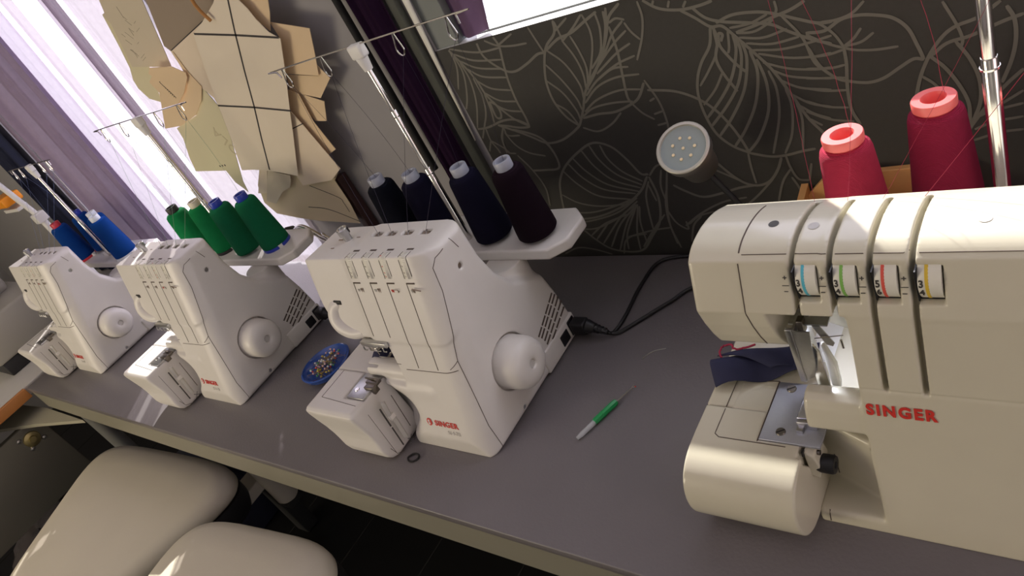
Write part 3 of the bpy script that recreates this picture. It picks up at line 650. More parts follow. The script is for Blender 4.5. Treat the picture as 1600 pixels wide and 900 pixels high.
    MB().lathe([(0, .0012), (.004, .0012), (.0046, 0)], 18, Matrix.Translation((-.246, .014, .1212))).build('plate_screw', CHROME, root)
    kn = MB(); kn.box(-.236, -.208, .028, .040, .119, .125, bev=.001); kn.box(-.228, -.206, .016, .028, .112, .126, bev=.001); kn.tube([(-.244, .038, .124), (-.215, .034, .129)], .0018, 6)
    kn.build('cutting_knife', DARKM, root)
    # badge
    q = march(f, (-.078, -.015, .061), (0, 1, 0)); qq = march(f, (-.060, -.015, .061), (0, 1, 0)); M = frame((-.1065, min(q.y, qq.y) - .3 * .0065 - .0007, .0545), (1, 0, 0), (0, .3, 1), (0, -1, .3))
    vs, fs = text_mb('SINGER', .0138, .00035, 1.05); MB().add(vs, fs, M).build('brand_lettering', RED, root, smooth=False)
    bd = MB(); n = 28; Md = M @ Matrix.Translation((-.012, .005, 0))
    bd.add([(.0058 * math.cos(2 * PI * i / n), .0070 * math.sin(2 * PI * i / n), .0003) for i in range(n)] + [(0, 0, .0003)], [(i, (i + 1) % n, n) for i in range(n)], Md)
    bd.build('round_emblem', RED, root, smooth=False)
    vs, fs = text_mb('S', .0115, .0004, .9); MB().add([(x - .003, y - .0042, z + .0006) for x, y, z in vs], fs, Md).build('emblem_letter', WHITEP, root, smooth=False)
    vs, fs = text_mb('S14-78', .010, 0, .9); MB().add(vs, fs, M @ Matrix.Translation((.024, -.013, .0004))).build('model_lettering', GREYP, root, smooth=False)
    # platform, pole and bar
    platform(root, -.355, .075, .262, .372, .186, .206, None, PLASTIC)
    for x in (-.285, -.195, -.080, .012):
        MB().tube([(x, .305, .200), (x, .305, .214)], [.008, .0065], 16).build('spool_pin', WHITEP, root)
    root['_g'] = 1
    del root['_g']
    return root

# ================================================================== OVERLOCK MACHINE, glossy model on the right (origin below its front foot at x = 0)
def large_serger():
    root = empty('overlock_machine', (0, 0, 0))
    g = Grid((-.372, -.01, -.006), (.012, .30, .340), .0016)
    prof = [(.0, 0), (.036, .18), (.0535, .268), (.072, .3195), (.081, .3255), (.115, .329), (.16, .320), (.185, .308), (.196, .25), (.212, .2), (.25, .165), (.283, .14), (.29, .05), (.28, 0)]
    tp = [(p.x, p.z) for p in smoothpath([(.072, 0, .3195), (.084, 0, .3262), (.100, 0, .3292), (.125, 0, .3285), (.155, 0, .3215), (.185, 0, .308)], 4)]
    prof = prof[:3] + tp + prof[8:]
    hp = [(.074, .204), (.066, .222), (.0585, .245), (.0535, .268)] + tp + [(.192, .25), (.18, .205), (.15, .198), (.085, .196)]
    T = g.extr(0, prof, -.272, .004, .005)
    H = g.extr(0, hp, -.357, .0, .0025)
    # opening round the needle
    cut = g.extr(1, [(-.5, .165), (-.2085, .165), (-.2085, .245), (-.213, .258), (-.226, .270), (-.226, .34), (-.5, .34)], -.1, .30, .001)
    T = smax(T, -cut, .003)
    cut2 = g.box(-.5, -.2085, -.1, .215, .110, .30, .001)
    T = smax(T, -cut2, .003)
    H = smax(H, -g.extr(2, [(-.210, -.1), (-.210, .082), (-.235, .12), (-.31, .13), (-.33, .10), (-.33, .0)], .10, .11, 0) , .003)
    H = smax(H, -g.extr(2, [(-.2095, -.1), (-.2095, .100), (-.250, .115), (-.272, .105), (-.284, .060), (-.288, -.1)], .1, .2665, .002), .001)
    D = smin(T, H, .002)
    D = smin(D, g.box(-.397, -.2, .03, .215, 0, .108, .006), .004) if False else D
    bed = g.box(-.3675, -.12, .045, .27, .0, .108, .005)
    D = smin(D, bed, .003)
    arm = g.extr(0, [(.0325, .154), (.037, .163), (.045, .167), (.055, .167), (.062, .160), (.062, .122), (.034, .122), (.0265, .128), (.029, .142)], -.266, -.19, .004)
    D = smin(D, arm, .003)
    # hollow beside the looper cover
    hol = g.extr(2, [(-.40, -.1), (-.203, -.1), (-.203, .028), (-.268, .056), (-.40, .056)], .016, .131, .004)
    hol = smax(hol, g.extr(1, [(-.5, .128), (-.2095, .128), (-.204, .016), (-.5, .016)], -.2, .3), .004)
    D = smax(D, -hol, .006)
    # thread channels between the head panels
    pd = poly_sd(g.y[0], g.z[0], prof)[None]
    for a, b, zb in ((-.2538, -.2488, 0.0), (-.2198, -.2148, 0.0), (-.1858, -.1805, .186), (-.1520, -.1468, .186)):
        ch = np.maximum(np.abs(g.x - (a + b) / 2) - (b - a) / 2, -(pd + .015)); ch = np.maximum(ch, (zb + (.24 if zb == 0 else 0)) - g.z); ch = np.maximum(ch, g.y - .168)
        D = smax(D, -ch, .0006)
    # windows of the tension dials
    for a, b in ((-.2495, -.2286), (-.2155, -.1942), (-.181, -.1606), (-.1472, -.1268)):
        D = smax(D, -g.box(a, b, .03, .095, .2808, .3150, .0005), .001)
    # round screw covers
    for x, y in ((-.278, .118), (-.238, .112), (-.100, .112)):
        pass
    # step under the head panels
    D = smax(D, -g.extr(0, [(-.1, .186), (.0345, .1855), (.0385, .1865), (.0385, .1885), (-.1, .190)], -.212, .02), .0006)
    casing, Dg = surface(g, D, 'casing', GLOSSY, root)
    f = sampler(g, Dg)
    # looper cover with its rounded front
    g2 = Grid((-.406, -.062, .004), (-.255, .062, .118), .0014)
    cp = [(.058, .1082)] + [(p.x, p.z) for p in smoothpath([(.02, 0, .1080), (-.004, 0, .1068), (-.022, 0, .102), (-.037, 0, .092), (-.046, 0, .077), (-.049, 0, .060), (-.0465, 0, .042), (-.038, 0, .026), (-.023, 0, .015), (-.004, 0, .0112), (.02, 0, .011)], 5)] + [(.058, .011)]
    C = g2.extr(0, cp, -.398, -.270, .0025)
    C = smax(C, g2.extr(1, [(-.398, .2), (-.398, 0), (-.2685, 0), (-.2685, .0895), (-.268, .2)], -.2, .2, 0), .003)
    C = smax(C, -g2.extr(0, [(.02, .2), (.004, .118), (.002, .098), (.02, .070), (.09, .060), (.09, .2)], -.276, -.2, 0), .002)
    C = smax(C, -g2.box(-.322, -.2, .018, .08, .1052, .13, 0), .0006)
    cov, Dc = surface(g2, C, 'looper_cover', GLOSSY, root); fc = sampler(g2, Dc)
    # rest of the bed, left of the casing
    bd = MB(); bd.box(-.398, -.360, .0585, .200, .02, .1078, bev=.004); bd.build('bed_extension', GLOSSY, root)
    sm = MB()
    seam(f, [(-.303, -.008, .205), (-.303, -.008, .318)], (0, 1, 0), .0007, sm)
    seam(f, [(-.303, .080, .338), (-.303, .165, .338)], (0, 0, -1), .0008, sm)
    seam(f, [(-.300, -.008, .3235), (.0, -.008, .3235)], (0, 1, 0), .0005, sm)
    sm.build('panel_seams', SEAM, root)
    sm = MB()
    seam(fc, [(-.372, .055, .1165), (-.372, .018, .1165), (-.366, .014, .1165), (-.29, .014, .1165)], (0, 0, -1), .0006, sm)
    sm.tube([(-.372, .058, .1080), (-.372, .100, .1080), (-.322, .104, .1084)], .0006, 5)
    sm.tube([(-.322, .016, .1074), (-.322, .104, .1084)], .0008, 5)
    sm.build('cover_seams', SEAM, root)
    lid = MB(); seam(f, [(-.2590, -.008, .055), (-.2600, -.008, .025), (-.2605, -.008, .003)], (0, 1, 0), .0007, lid); lid.build('door_seam', SEAM, root)
    # metal needle plate with screws
    MB().box(-.321, -.255, .0185, .103, .1056, .1092, bev=.0006).build('needle_plate', PLATE, root)
    for x, y in ((-.305, .094), (-.300, .032)):
        s_ = MB().lathe([(0, .0014), (.0048, .0014), (.0055, 0)], 24, Matrix.Translation((x, y, .1092))).build('plate_screw', DARKM, root)
        MB().box(x - .0048, x + .0048, y - .0005, y + .0005, .1100, .1110, Matrix.Translation((x, y, 0)) @ Matrix.Rotation(.6, 4, 'Z') @ Matrix.Translation((-x, -y, 0))).build('screw_slot', BLACK, s_, smooth=False)
    kn = MB(); kn.box(-.283, -.262, .040, .046, .109, .119, bev=.001); kn.tube([(-.285, .044, .114), (-.262, .046, .116)], .002, 8); kn.box(-.283, -.276, .033, .041, .109, .114)
    kn.build('cutting_knife', STEEL, root)
    MB().box(-.286, -.264, .048, .085, .109, .1165, bev=.001).build('plate_insert', mat('pale_metal', (.75, .78, .9), .2, .9), root)
    MB().box(-.273, -.271, .010, .0155, .100, .107).build('locating_pin', BLACK, root, smooth=False)
    # looper bracket and its black knob
    br = MB(); br.prism([(-.272, .105), (-.262, .100), (-.258, .080), (-.262, .062), (-.272, .066)], .012, .040); br.build('looper_bracket', GLOSSY, root, bevel=.002)
    MB().lathe([(0, -.004), (.010, -.004), (.0105, .0), (.0105, .012), (.0095, .014), (.004, .014), (.0035, .012), (0, .012)], 24, Matrix.Translation((-.2600, .022, .078)) @ ROTX).build('looper_knob', BLACK, root)
    MB().lathe([(0, .001), (.0028, .001), (.0028, -.002)], 16, Matrix.Translation((-.259, .022, .096)) @ ROTX).build('bracket_screw', DARKM, root)
    # dials
    cols = [(.10, .50, .66), (.22, .50, .10), (.72, .10, .07), (.72, .50, .05)]; nums = [('3', '4'), ('3', '4'), ('5', '6'), ('3', '4')]
    for i, (a, b) in enumerate(((-.2490, -.2292), (-.2150, -.1948), (-.1805, -.1612), (-.1467, -.1274))):
        cy, cz, R_ = .0835, .297, .0225
        T_ = Matrix.Translation((a, cy, cz)) @ ROTX; wd = b - a
        d = MB()
        d.lathe([(0, 0), (R_ - .003, 0), (R_ - .0005, .0010), (R_, .0015), (R_, wd * .36)], 64, T_)
        n = 96; x0, x1 = wd * .48, wd - .0004; vs = []; fs = []
        for k in range(n):
            an = 2 * PI * k / n; rr = R_ + (.0003 if k % 2 else -.0002)
            vs += [(rr * math.cos(an), rr * math.sin(an), x0), (rr * math.cos(an), rr * math.sin(an), x1)]
        for k in range(n): fs.append((2 * k, 2 * ((k + 1) % n), 2 * ((k + 1) % n) + 1, 2 * k + 1))
        fs.append(tuple(2 * k + 1 for k in range(n)))
        d.add(vs, fs, T_); dd = d.build('tension_dial', DIALM, root, angle=50)
        MB().lathe([(R_, wd * .34), (R_ + .0004, wd * .36), (R_ + .0004, wd * .47), (R_, wd * .49)], 64, T_).build('colour_band', mat('dial_band', cols[i], .5), dd)
        for j, ch in enumerate(nums[i]):
            an = math.radians(168 + j * 24); yc, zc = math.cos(an), math.sin(an)
            M = frame((a + .0016, cy + yc * (R_ + .0002), cz + zc * (R_ + .0002)), (1, 0, 0), (0, -zc * -1, -yc) if False else (0, zc, -yc), (0, yc, zc))
            vs, fs = text_mb(ch, .0098, .0003, .8); MB().add([(x, y - .003, z) for x, y, z in vs], fs, M).build('dial_numeral', DARKP, dd, smooth=False)
        MB().box(a - .0006, a + .0006, .0625, .090, .2812, .3146).box(a, b, .066, .09, .2812, .2835).build('dial_shadow_gap', BLACK, root, smooth=False)
        pm = MB(); mx = a - .0098
        q = march(f, (mx, -.008, .3045), (0, 1, 0)); Mx = frame(q + Vector((0, -.0004, 0)), (1, 0, 0), (0, .36, 1), (0, -1, .36))
        pm.box(-.0019, .0019, -.0004, .0004, -.0002, .0002, Mx); pm.box(-.0004, .0004, -.0019, .0019, -.0002, .0002, Mx)
        pm.box(-.0032, .0032, -.0085, -.0079, -.0002, .0002, Mx); pm.box(-.0019, .0019, -.0146, -.0138, -.0002, .0002, Mx)
        pm.build('printed_marks', DARKP, root, smooth=False)
    # screw caps
    for x, y in ((-.278, .118), (-.238, .112), (-.100, .112)):
        MB().lathe([(0, .0), (.0052, 0)], 20, Matrix.Translation(march(f, (x, y, .338), (0, 0, -1)) + Vector((0, 0, .0004)))).build('screw_cap', DARKP if x < -.27 else GREYP, root)
    # lettering
    q = march(f, (-.17, -.008, .1555), (0, 1, 0)); M = frame((-.2035, q.y - .0002, .1590), (1, 0, 0), (0, .2, 1), (0, -1, .2))
    vs, fs = text_mb('SINGER', .0175, .0007, 1.0, .0003, 1.25)
    mx = max(v[0] for v in vs); sc_ = .0615 / mx
    MB().add([(x * sc_, y, z) for x, y, z in vs], fs, M).build('brand_lettering', RED, root, smooth=False)
    # needle clamp, bracket and presser foot
    nc = MB(); nc.box(-.2545, -.2480, .068, .078, .205, .222, bev=.001); nc.tube([(-.2500, .072, .243), (-.2470, .078, .232), (-.2450, .080, .222)], [.007, .005, .0035], 8)
    nc.tube([(-.2475, .074, .241), (-.2400, .080, .225)], .0025, 8); nc.box(-.2640, -.2575, .070, .078, .232, .240, bev=.001); nc.build('needle_clamp', DARKM, root).location = (-.009, 0, .022)
    gb = MB()
    gb.box(-.2640, -.2575, .0595, .064, .142, .218, bev=.0008); gb.box(-.2640, -.226, .072, .1, .2135, .2155); gb.box(-.2590, -.2560, .062, .104, .142, .216, bev=.0006)
    gb.prism([(-.2575, .2150), (-.2400, .2150), (-.2420, .195), (-.2440, .170), (-.2480, .150), (-.2575, .144)], .0610, .0625)
    gb.prism([(-.2400, .2150), (-.2330, .2150), (-.2230, .192), (-.2250, .188), (-.2310, .190)], .0700, .0715)
    gb.build('finger_guard', STEEL, root).location = (-.009, 0, .022)
    gb = MB(); gb.prism([(-.2580, .206), (-.2530, .214), (-.2480, .204), (-.2470, .160), (-.2500, .112), (-.2600, .112), (-.2590, .16)], .066, .069)
    for x in (-.2570, -.2540, -.2510): gb.box(x - .0009, x + .0009, .062, .074, .110, .150)
    gb.tube([(-.2540, .068, .225), (-.2540, .068, .150)], .0012, 8); gb.build('presser_foot', CHROME, root)
    MB().prism([(-.2480, .208), (-.2440, .204), (-.2380, .178), (-.2390, .150), (-.2450, .118), (-.2480, .15)], .072, .080).build('foot_cover', WHITEP, root, bevel=.002)
    MB().tube([(-.2400, .068, .200), (-.2125, .070, .2045)], .0006, 5).build('take_up_wire', DARKM, root).location = (-.009, 0, .022)
    MB().tube([(-.2115, .060, .208), (-.2110, .0595, .198)], .0013, 8).build('wire_clip', CHROME, root).location = (-.009, 0, .022)
    MB().box(-.30, -.22, .14, .205, .105, .1095).build('rear_bed_plate', WHITEP, root, smooth=False)
    lamp_ = bpy.data.lights.new('sewing_light', 'SPOT'); lamp_.energy = .6; lamp_.color = (.80, .84, 1); lamp_.spot_size = 2.2; lamp_.shadow_soft_size = .006
    lo = bpy.data.objects.new('sewing_light', lamp_); COL.objects.link(lo); lo.parent = root; lo.location = (-.262, .090, .215); lo.rotation_euler = (math.radians(-8), math.radians(10), 0)
    platform(root, -.290, .035, .215, .325, .178, .196, None, GLOSSY)
    for (x, y) in ((-.246, .262), (-.166, .305), (-.060, .300)):
        MB().tube([(x, y, .19), (x, y, .204)], [.008, .0065], 16).build('spool_pin', WHITEP, root)
    MB().tube([(-.115, .25, .15), (-.115, .25, .180)], .034, 32).build('stand_column', GLOSSY, root)
    W = Matrix.Translation((.0, .15, .1)) @ ROTX
    MB().lathe([(.030, -.008), (.042, -.008), (.042, .012), (.0405, .026), (.036, .034), (.02, .037), (0, .037)], 48, W).build('hand_wheel', GLOSSY, root, angle=60)
    return root

def copy_tree(o, parent=None):
    c = o.copy(); COL.objects.link(c)
    if parent is not None: c.parent = parent
    for ch in list(o.children): copy_tree(ch, c)
    return c
def descendants(o):
    for c in o.children:
        yield c; yield from descendants(c)

SG = 'white overlock machines in a row on the grey table'
small = small_serger()
spots = [((-.745, .430, 0), 'white overlock machine nearest the middle, dark cones behind it, pin dish at its left'),
         ((-1.478, .424, 0), 'white overlock machine with four green cones, sunlight on its looper cover'),
         ((-2.245, .425, 0), 'white overlock machine at the far left end of the table, with blue cones behind it')]
machines = []
for i, (loc, lab) in enumerate(spots):
    o = small if i == 0 else copy_tree(small)
    o.location = loc; tag(o, lab, 'sewing machine', SG); machines.append(o)
guides = []
tops = [(.555, -.14), (.555, -.14), (.50, -.14)]
for i, o in enumerate(machines):
    zt, px = (.562, .560, .525)[i], (-.140, -.150, -.150)[i]
    gl = thread_stand(o, px, .300, .205, zt, (.200, .195, .150)[i])
    guides.append([Vector(p) + Vector(o.location) for p in gl])
big = large_serger(); big.location = (0, .455, 0)
tag(big, 'large glossy cream overlock machine in the right foreground, with numbered tension dials', 'sewing machine')
gl = thread_stand(big, -.112, .285, .205, .62, .19, seg=[(.205, .385, .0078), (.385, .50, .0066), (.50, .605, .0055)])
guides.append([Vector(p) + Vector(big.location) for p in gl])

# ================================================================== THREAD CONES
def strand(root, a, b, col, sag=.004, r=.00028, twist=0, name='loose_thread'):
    a = Vector(a); b = Vector(b); pts = []
    n = 24
    for k in range(n + 1):
        t = k / n; p = a.lerp(b, t); p.x += sag * math.sin(PI * t) + twist * random.uniform(-1, 1); p.z -= abs(sag) * math.sin(PI * t) * .5
        pts.append(p - Vector(root.location))
    return MB().tube(pts, r, 4).build(name, col, root)
def cones(mi, mach, xs, y, z, cols, names, labels, group, sags, cores, feet, scale=1.0):
    protos = {}
    out = []
    for k, x in enumerate(xs):
        key = (id(cols[k]), id(cores[k]), id(feet[k]))
        if key not in protos:
            r = build_cone(cols[k], cores[k], 'thread_cone', foot=feet[k], wide=(mi == 3)); protos[key] = r
        else:
            r = copy_tree(protos[key])
            for c in list(r.children):
                if c.name.startswith('loose_thread'): bpy.data.objects.remove(c)
        yy = y[k] if isinstance(y, (list, tuple)) else y; zz = z[k] if isinstance(z, (list, tuple)) else z
        r.location = (mach.location.x + x, mach.location.y + yy, zz)
        r.rotation_euler = (0, 0, random.uniform(0, 6)) if False else (0, 0, 0)
        tag(r, labels[k], 'thread cone', group); out.append(r)
    return out
NAVY = thread_mat('navy_thread', (.007, .006, .022)); PLUM = thread_mat('dark_plum_thread', (.012, .004, .010)); INK = thread_mat('ink_thread', (.004, .005, .012))
GREEN1 = thread_mat('bright_green_thread', (.012, .30, .09)); GREEN2 = thread_mat('deep_green_thread', (.012, .20, .085))
BLUE = thread_mat('royal_blue_thread', (.006, .07, .34)); MAG = thread_mat('raspberry_thread', (.46, .032, .075)); MAG2 = thread_mat('dark_raspberry_thread', (.32, .020, .060))
MILKY = mat('milky_plastic', (.55, .58, .68), .3, trans=.35); BLUEP = mat('blue_plastic', (.02, .05, .45), .35); REDP = mat('salmon_plastic', (.80, .16, .15), .35, sss=.3)
BLACKC = mat('black_cone', (.02, .02, .02), .5); CREAMC = mat('cream_cone', (.7, .65, .5), .5); WHITEC = mat('white_cone', (.75, .8, .85), .4); REDC = mat('red_cone', (.6, .03, .05), .4)
G3 = 'dark thread cones on the middle machine'
c3 = cones(0, machines[0], (-.285, -.195, -.080, .012), .305, .206, [INK, NAVY, NAVY, PLUM], None,
           ['near-black thread cone with milky core, leftmost behind the middle machine', 'navy thread cone second from the left behind the middle machine',
            'navy thread cone just right of the telescopic pole of the middle machine', 'dark plum thread cone at the right end of the middle machine platform'], G3, None, [MILKY] * 4, [None] * 4)
c2 = cones(1, machines[1], (-.310, -.222, -.105, -.015), (.297, .312, .300, .315), .206, [GREEN1, GREEN1, GREEN2, GREEN2], None,
           ['bright green thread cone with black core, leftmost of the four green cones', 'bright green thread cone with cream core, second of the four green cones',
            'deep green thread cone with blue core, third of the four green cones', 'deep green thread cone with blue core and foot, rightmost of the green cones'], 'green thread cones', None, [BLACKC, CREAMC, BLUEP, BLUEP], [BLACKC, BLACKC, None, BLUEP])
c1 = cones(2, machines[2], (-.318, -.265, -.105, -.030), (.290, .344, .325, .300), .206, [BLUE] * 4, None,
           ['royal blue thread cone with red core, leftmost behind the far left machine', 'royal blue thread cone left of the pole, without visible core',
            'royal blue thread cone with white core just right of the pole', 'royal blue thread cone with white core, rightmost of the blue ones'], 'blue thread cones', None, [REDC, BLUEP, WHITEC, WHITEC], [REDC, None, WHITEC, WHITEC])
c4 = cones(3, big, (-.246, -.166, -.060), (.262, .305, .300), (.196, .200, .200), [MAG, MAG2, MAG2], None,
           ['raspberry red thread cone with salmon core, leftmost behind the glossy machine', 'raspberry red thread cone with salmon core, just left of the chrome pole',
            'raspberry red thread cone cut off by the right edge of the picture'], 'raspberry thread cones', None, [REDP] * 3, [None] * 3)
for c in c4:
    c.scale = (1.04, 1.04, 1.0)
tcol = {0: mat('navy_strand', (.03, .025, .05), .8), 1: mat('green_strand', (.25, .4, .3), .8), 2: mat('blue_strand', (.15, .2, .4), .8), 3: mat('red_strand', (.40, .03, .07), .8)}
slots = (-.157, -.125, -.088, -.049)
for mi, (cs, mach) in enumerate(((c3, machines[0]), (c2, machines[1]), (c1, machines[2]))):
    for k, c in enumerate(cs):
        gp = guides[mi][k]; strand(c, Vector(c.location) + Vector((.004, 0, .140)), gp, tcol[mi], .006)
        strand(c, gp, Vector(mach.location) + Vector((slots[k], .162, .330)), tcol[mi], -.004)
chan = (-.2512, -.2172, -.183, -.1492)
for k, c in enumerate(c4):
    gp = guides[3][k]; strand(c, Vector(c.location) + Vector((.010, 0, .140)), gp, tcol[3], .012, .0002, .0006)
    strand(c, gp, (chan[k], .455 + .165, .3215), tcol[3], .004, .00018, .0003)
strand(c4[2], guides[3][3], (chan[3], .455 + .165, .3215), tcol[3], .004, .0003)

# ================================================================== SMALL THINGS ON THE TABLE
# mains leads
def lead(mach, name, pts, pts2, label):
    r = empty(name, tuple(Vector(mach.location) + Vector((.004, .281, .024))), 0, label, 'cable', 'black mains leads plugged into the machines'); o = Vector(r.location)
    pl = MB(); B = Vector((0, 0, 0))
    pl.box(.0, .030, -.011, .011, -.013, .013, bev=.004); pl.tube([(.030, 0, 0), (.044, 0, -.003)], [.0125, .008], 16)
    for k in range(4): pl.tube([(.042 + k * .006, 0, -.003 - k * .002), (.0445 + k * .006, 0, -.0035 - k * .002)], .0085 - k * .0008, 14)
    pl.tube([(.034, 0, 0), (.066, -.001, -.011)], [.0075, .0045], 12); pl.build('plug', BLACK, r)
    for p in pts: MB().tube(smoothpath([Vector(q) - (Vector((0, 0, 0)) if i == 0 else o) for i, q in enumerate(p)], 8), .0032, 10).build('cord', BLACK, r)
    return r
lead(machines[0], 'power_cable', [[(.062, -.001, -.010), (-.672, .72, .004), (-.668, .76, .004), (-.672, .835, .0045), (-.662, .90, .004), (-.60, .915, .004), (-.52, .905, .004), (-.44, .88, .004), (-.30, .86, .004)]], None, 'black mains lead with moulded plug looping over the table from the middle machine')
ld2 = MB().tube(smoothpath([(-.676, .715, .006), (-.660, .722, .004), (-.630, .758, .004), (-.600, .795, .004), (-.560, .835, .004), (-.46, .80, .004), (-.36, .78, .004)], 8), .0034, 10).build('power_cable', BLACK)
tag(ld2, 'second black lead running right behind the glossy machine from the same plug', 'cable', 'black mains leads plugged into the machines')
lead(machines[1], 'power_cable', [[(.062, -.001, -.010), (-1.39, .722, .005), (-1.35, .78, .004), (-1.30, .84, .004), (-1.22, .88, .004)]], None, 'black mains lead with plug in the rear of the machine with green cones')
lead(machines[2], 'power_cable', [[(.062, -.001, -.010), (-2.15, .722, .005), (-2.10, .78, .004), (-2.0, .86, .004)]], None, 'black mains lead in the rear of the far left machine')

# pin dish
pdx, pdy = -1.302, .565
dish = MB().lathe([(0, 0), (.030, 0), (.046, .004), (.056, .014), (.058, .022), (.0545, .0235), (.050, .018), (.036, .012), (0, .011)], 56).build('pin_dish', mat('translucent_blue_plastic', (.015, .07, .34), .15, coat=.5), loc=(pdx, pdy, 0))
tag(dish, 'round blue plastic dish full of pins, left of the middle machine', 'dish')
pcols = [mat('pin_head', c, .25) for c in ((.8, .8, .8), (.7, .1, .08), (.75, .6, .1), (.1, .35, .12), (.75, .5, .55), (.85, .85, .9))]
pinproto = []; BRASS = mat('dull_brass', (.30, .22, .08), .4, .8)
for c in pcols:
    mb = MB(); mb.tube([(0, 0, 0), (.030, 0, 0)], .0004, 5); mb.mat(1); mb.lathe([(0, -.0022), (.0016, -.0016), (.0023, 0), (.0016, .0016), (0, .0022)], 10)
    pinproto.append(mb)
PG = 'round-headed pins heaped in the blue dish'
first = {}
for k in range(64):
    a = random.uniform(0, 2 * PI); rr = .038 * math.sqrt(random.random()); i = random.randrange(6)
    if i not in first: o = pinproto[i].build('dressmaking_pin', [BRASS, pcols[i]]); first[i] = o
    else: o = first[i].copy(); COL.objects.link(o)
    cn = ('white', 'red', 'yellow', 'green', 'pink', 'pearl')[i]
    a2 = random.uniform(0, 2 * PI); ex, ey = rr * math.cos(a), rr * math.sin(a)
    if math.hypot(ex + .03 * math.cos(a2), ey + .03 * math.sin(a2)) > .046: a2 = a + PI + random.uniform(-.5, .5)
    o.location = (pdx + ex, pdy + ey, .0150 + random.uniform(0, .012)); o.rotation_euler = (0, random.uniform(-.15, .25), a2)
    tag(o, 'steel dressmaking pin with %s head among the heap in the blue dish' % cn, 'pin', PG + ', %s heads' % cn)

# seam ripper (green cap, clear handle)
A = Vector((-.629, .501, .005)); B = Vector((-.584, .611, .005)); d = (B - A)
rp = empty('seam_ripper', tuple(A), math.atan2(d.y, d.x), 'small seam ripper with green cap and clear handle lying on the table', 'seam ripper')
L = d.length
MB().tube([(0, 0, 0), (.010, 0, 0), (L * .36, 0, 0)], [.0028, .0040, .0042], 12).build('clear_handle', CLEARW, rp)
MB().tube([(L * .30, 0, .0004), (L * .32, 0, .0004), (L * .66, 0, .0004), (L * .69, 0, .0004)], [.0044, .0052, .0052, .0044], 8).tube([(L * .44, 0, .0004), (L * .46, 0, .0004)], .0058, 10).build('green_cap', mat('green_plastic', (.01, .30, .08), .3), rp)
MB().tube([(L * .68, 0, 0), (L * .97, 0, -.001)], [.0011, .0007], 6).build('steel_shaft', STEEL, rp)
MB().tube([(L * .97, -.0015, 0), (L * 1.0, -.004, 0)], .0008, 5).tube([(L * .97, 0, 0), (L * 1.02, .001, 0)], .0006, 5).build('forked_tip', STEEL, rp)
MB().lathe([(0, -.0015), (.0015, 0), (0, .0015)], 10, Matrix.Translation((L * 1.0, -.004, 0))).build('red_ball', RED, rp)
tag(MB().tube(smoothpath([(-.597, .669, .001), (-.585, .686, .001), (-.565, .695, .001)], 6), .0008, 6).build('bent_needle', STEEL), 'thin bent steel needle lying between the power lead and the seam ripper', 'needle')
rg = MB().tube(smoothpath([(-.924, .409, .0022), (-.917, .418, .0022), (-.906, .418, .0022), (-.902, .411, .0022), (-.908, .404, .0022), (-.917, .403, .0022)], 6, True), .0016, 8, closed=True).build('black_ring', BLACKM)
tag(rg, 'tiny black ring lying in front of the middle machine', 'ring')

# scrap of navy cloth under the presser foot with red overlock chain
def fold_sheet(c00, c10, c11, c01, nu, nv, fz):
    vs = []; fs = []
    for i in range(nu + 1):
        for j in range(nv + 1):
            u, v = i / nu, j / nv
            p = Vector(c00) * (1 - u) * (1 - v) + Vector(c10) * u * (1 - v) + Vector(c11) * u * v + Vector(c01) * (1 - u) * v
            p.z += fz(u, v); vs.append(p)
    for i in range(nu):
        for j in range(nv): a = i * (nv + 1) + j; fs.append((a, a + 1, a + nv + 2, a + nv + 1))
    return vs, fs
NAVYC = mat('navy_cloth', (.022, .024, .070), .85, bump=('weave', 900, .3, .0004), var=.12, varscale=80)
fs_root = empty('fabric_scrap', (-.36, .58, .115), 0, 'folded scrap of navy cloth held under the foot of the glossy machine', 'fabric')
vs, fs = fold_sheet((-.052, .000, -.001), (-.032, -.044, -.002), (.078, -.004, .002), (.074, .030, .010), 24, 14, lambda u, v: .012 * math.sin(PI * u) * (1 - v) + .006 * math.sin(3 * v * PI) * u + .010 * max(0, .5 - abs(u - .5)) * (1 - v))
o = MB().add(vs, fs).build('cloth', NAVYC, fs_root, angle=80); sd = o.modifiers.new('t', 'SOLIDIFY'); sd.thickness = .0012
vs, fs = fold_sheet((-.046, .004, .002), (.03, -.016, .010), (.076, .0, .006), (.072, .028, .016), 20, 10, lambda u, v: .010 * math.sin(PI * u) + .004 * math.sin(2 * PI * v))
o = MB().add(vs, fs).build('cloth_fold', NAVYC, fs_root, angle=80); sd = o.modifiers.new('t', 'SOLIDIFY'); sd.thickness = .0012
ch = MB(); ch.tube([p + Vector((random.uniform(-.0008, .0008), 0, random.uniform(-.0008, .0008))) for p in smoothpath([(-.036, -.004, .008), (-.040, .004, .010), (-.037, .013, .011), (-.028, .015, .012), (-.022, .008, .013), (-.012, .008, .014), (.005, .012, .018)], 6)], .0013, 6)
ch.tube([p + Vector((random.uniform(-.0008, .0008), 0, random.uniform(-.0008, .0008))) for p in smoothpath([(.076, -.006, .008), (.086, -.014, .002), (.092, -.020, .001)], 6)], .0012, 6)
ch.build('overlock_chain', mat('red_chain', (.35, .02, .06), .8), fs_root)

sc3 = empty('fabric_scrap', (-.992, .521, .1215), 0, 'small dark navy cloth scrap under the foot of the middle machine', 'fabric')
vs, fs = fold_sheet((-.022, -.018, 0), (.040, -.020, 0), (.036, .032, .002), (-.014, .034, .002), 16, 16, lambda u, v: .026 * math.sin(PI * u) * math.sin(PI * min(1, v * 1.3 + .1)) ** .7)
o = MB().add(vs, fs).build('cloth', NAVYC, sc3, angle=80); sd = o.modifiers.new('t', 'SOLIDIFY'); sd.thickness = .001

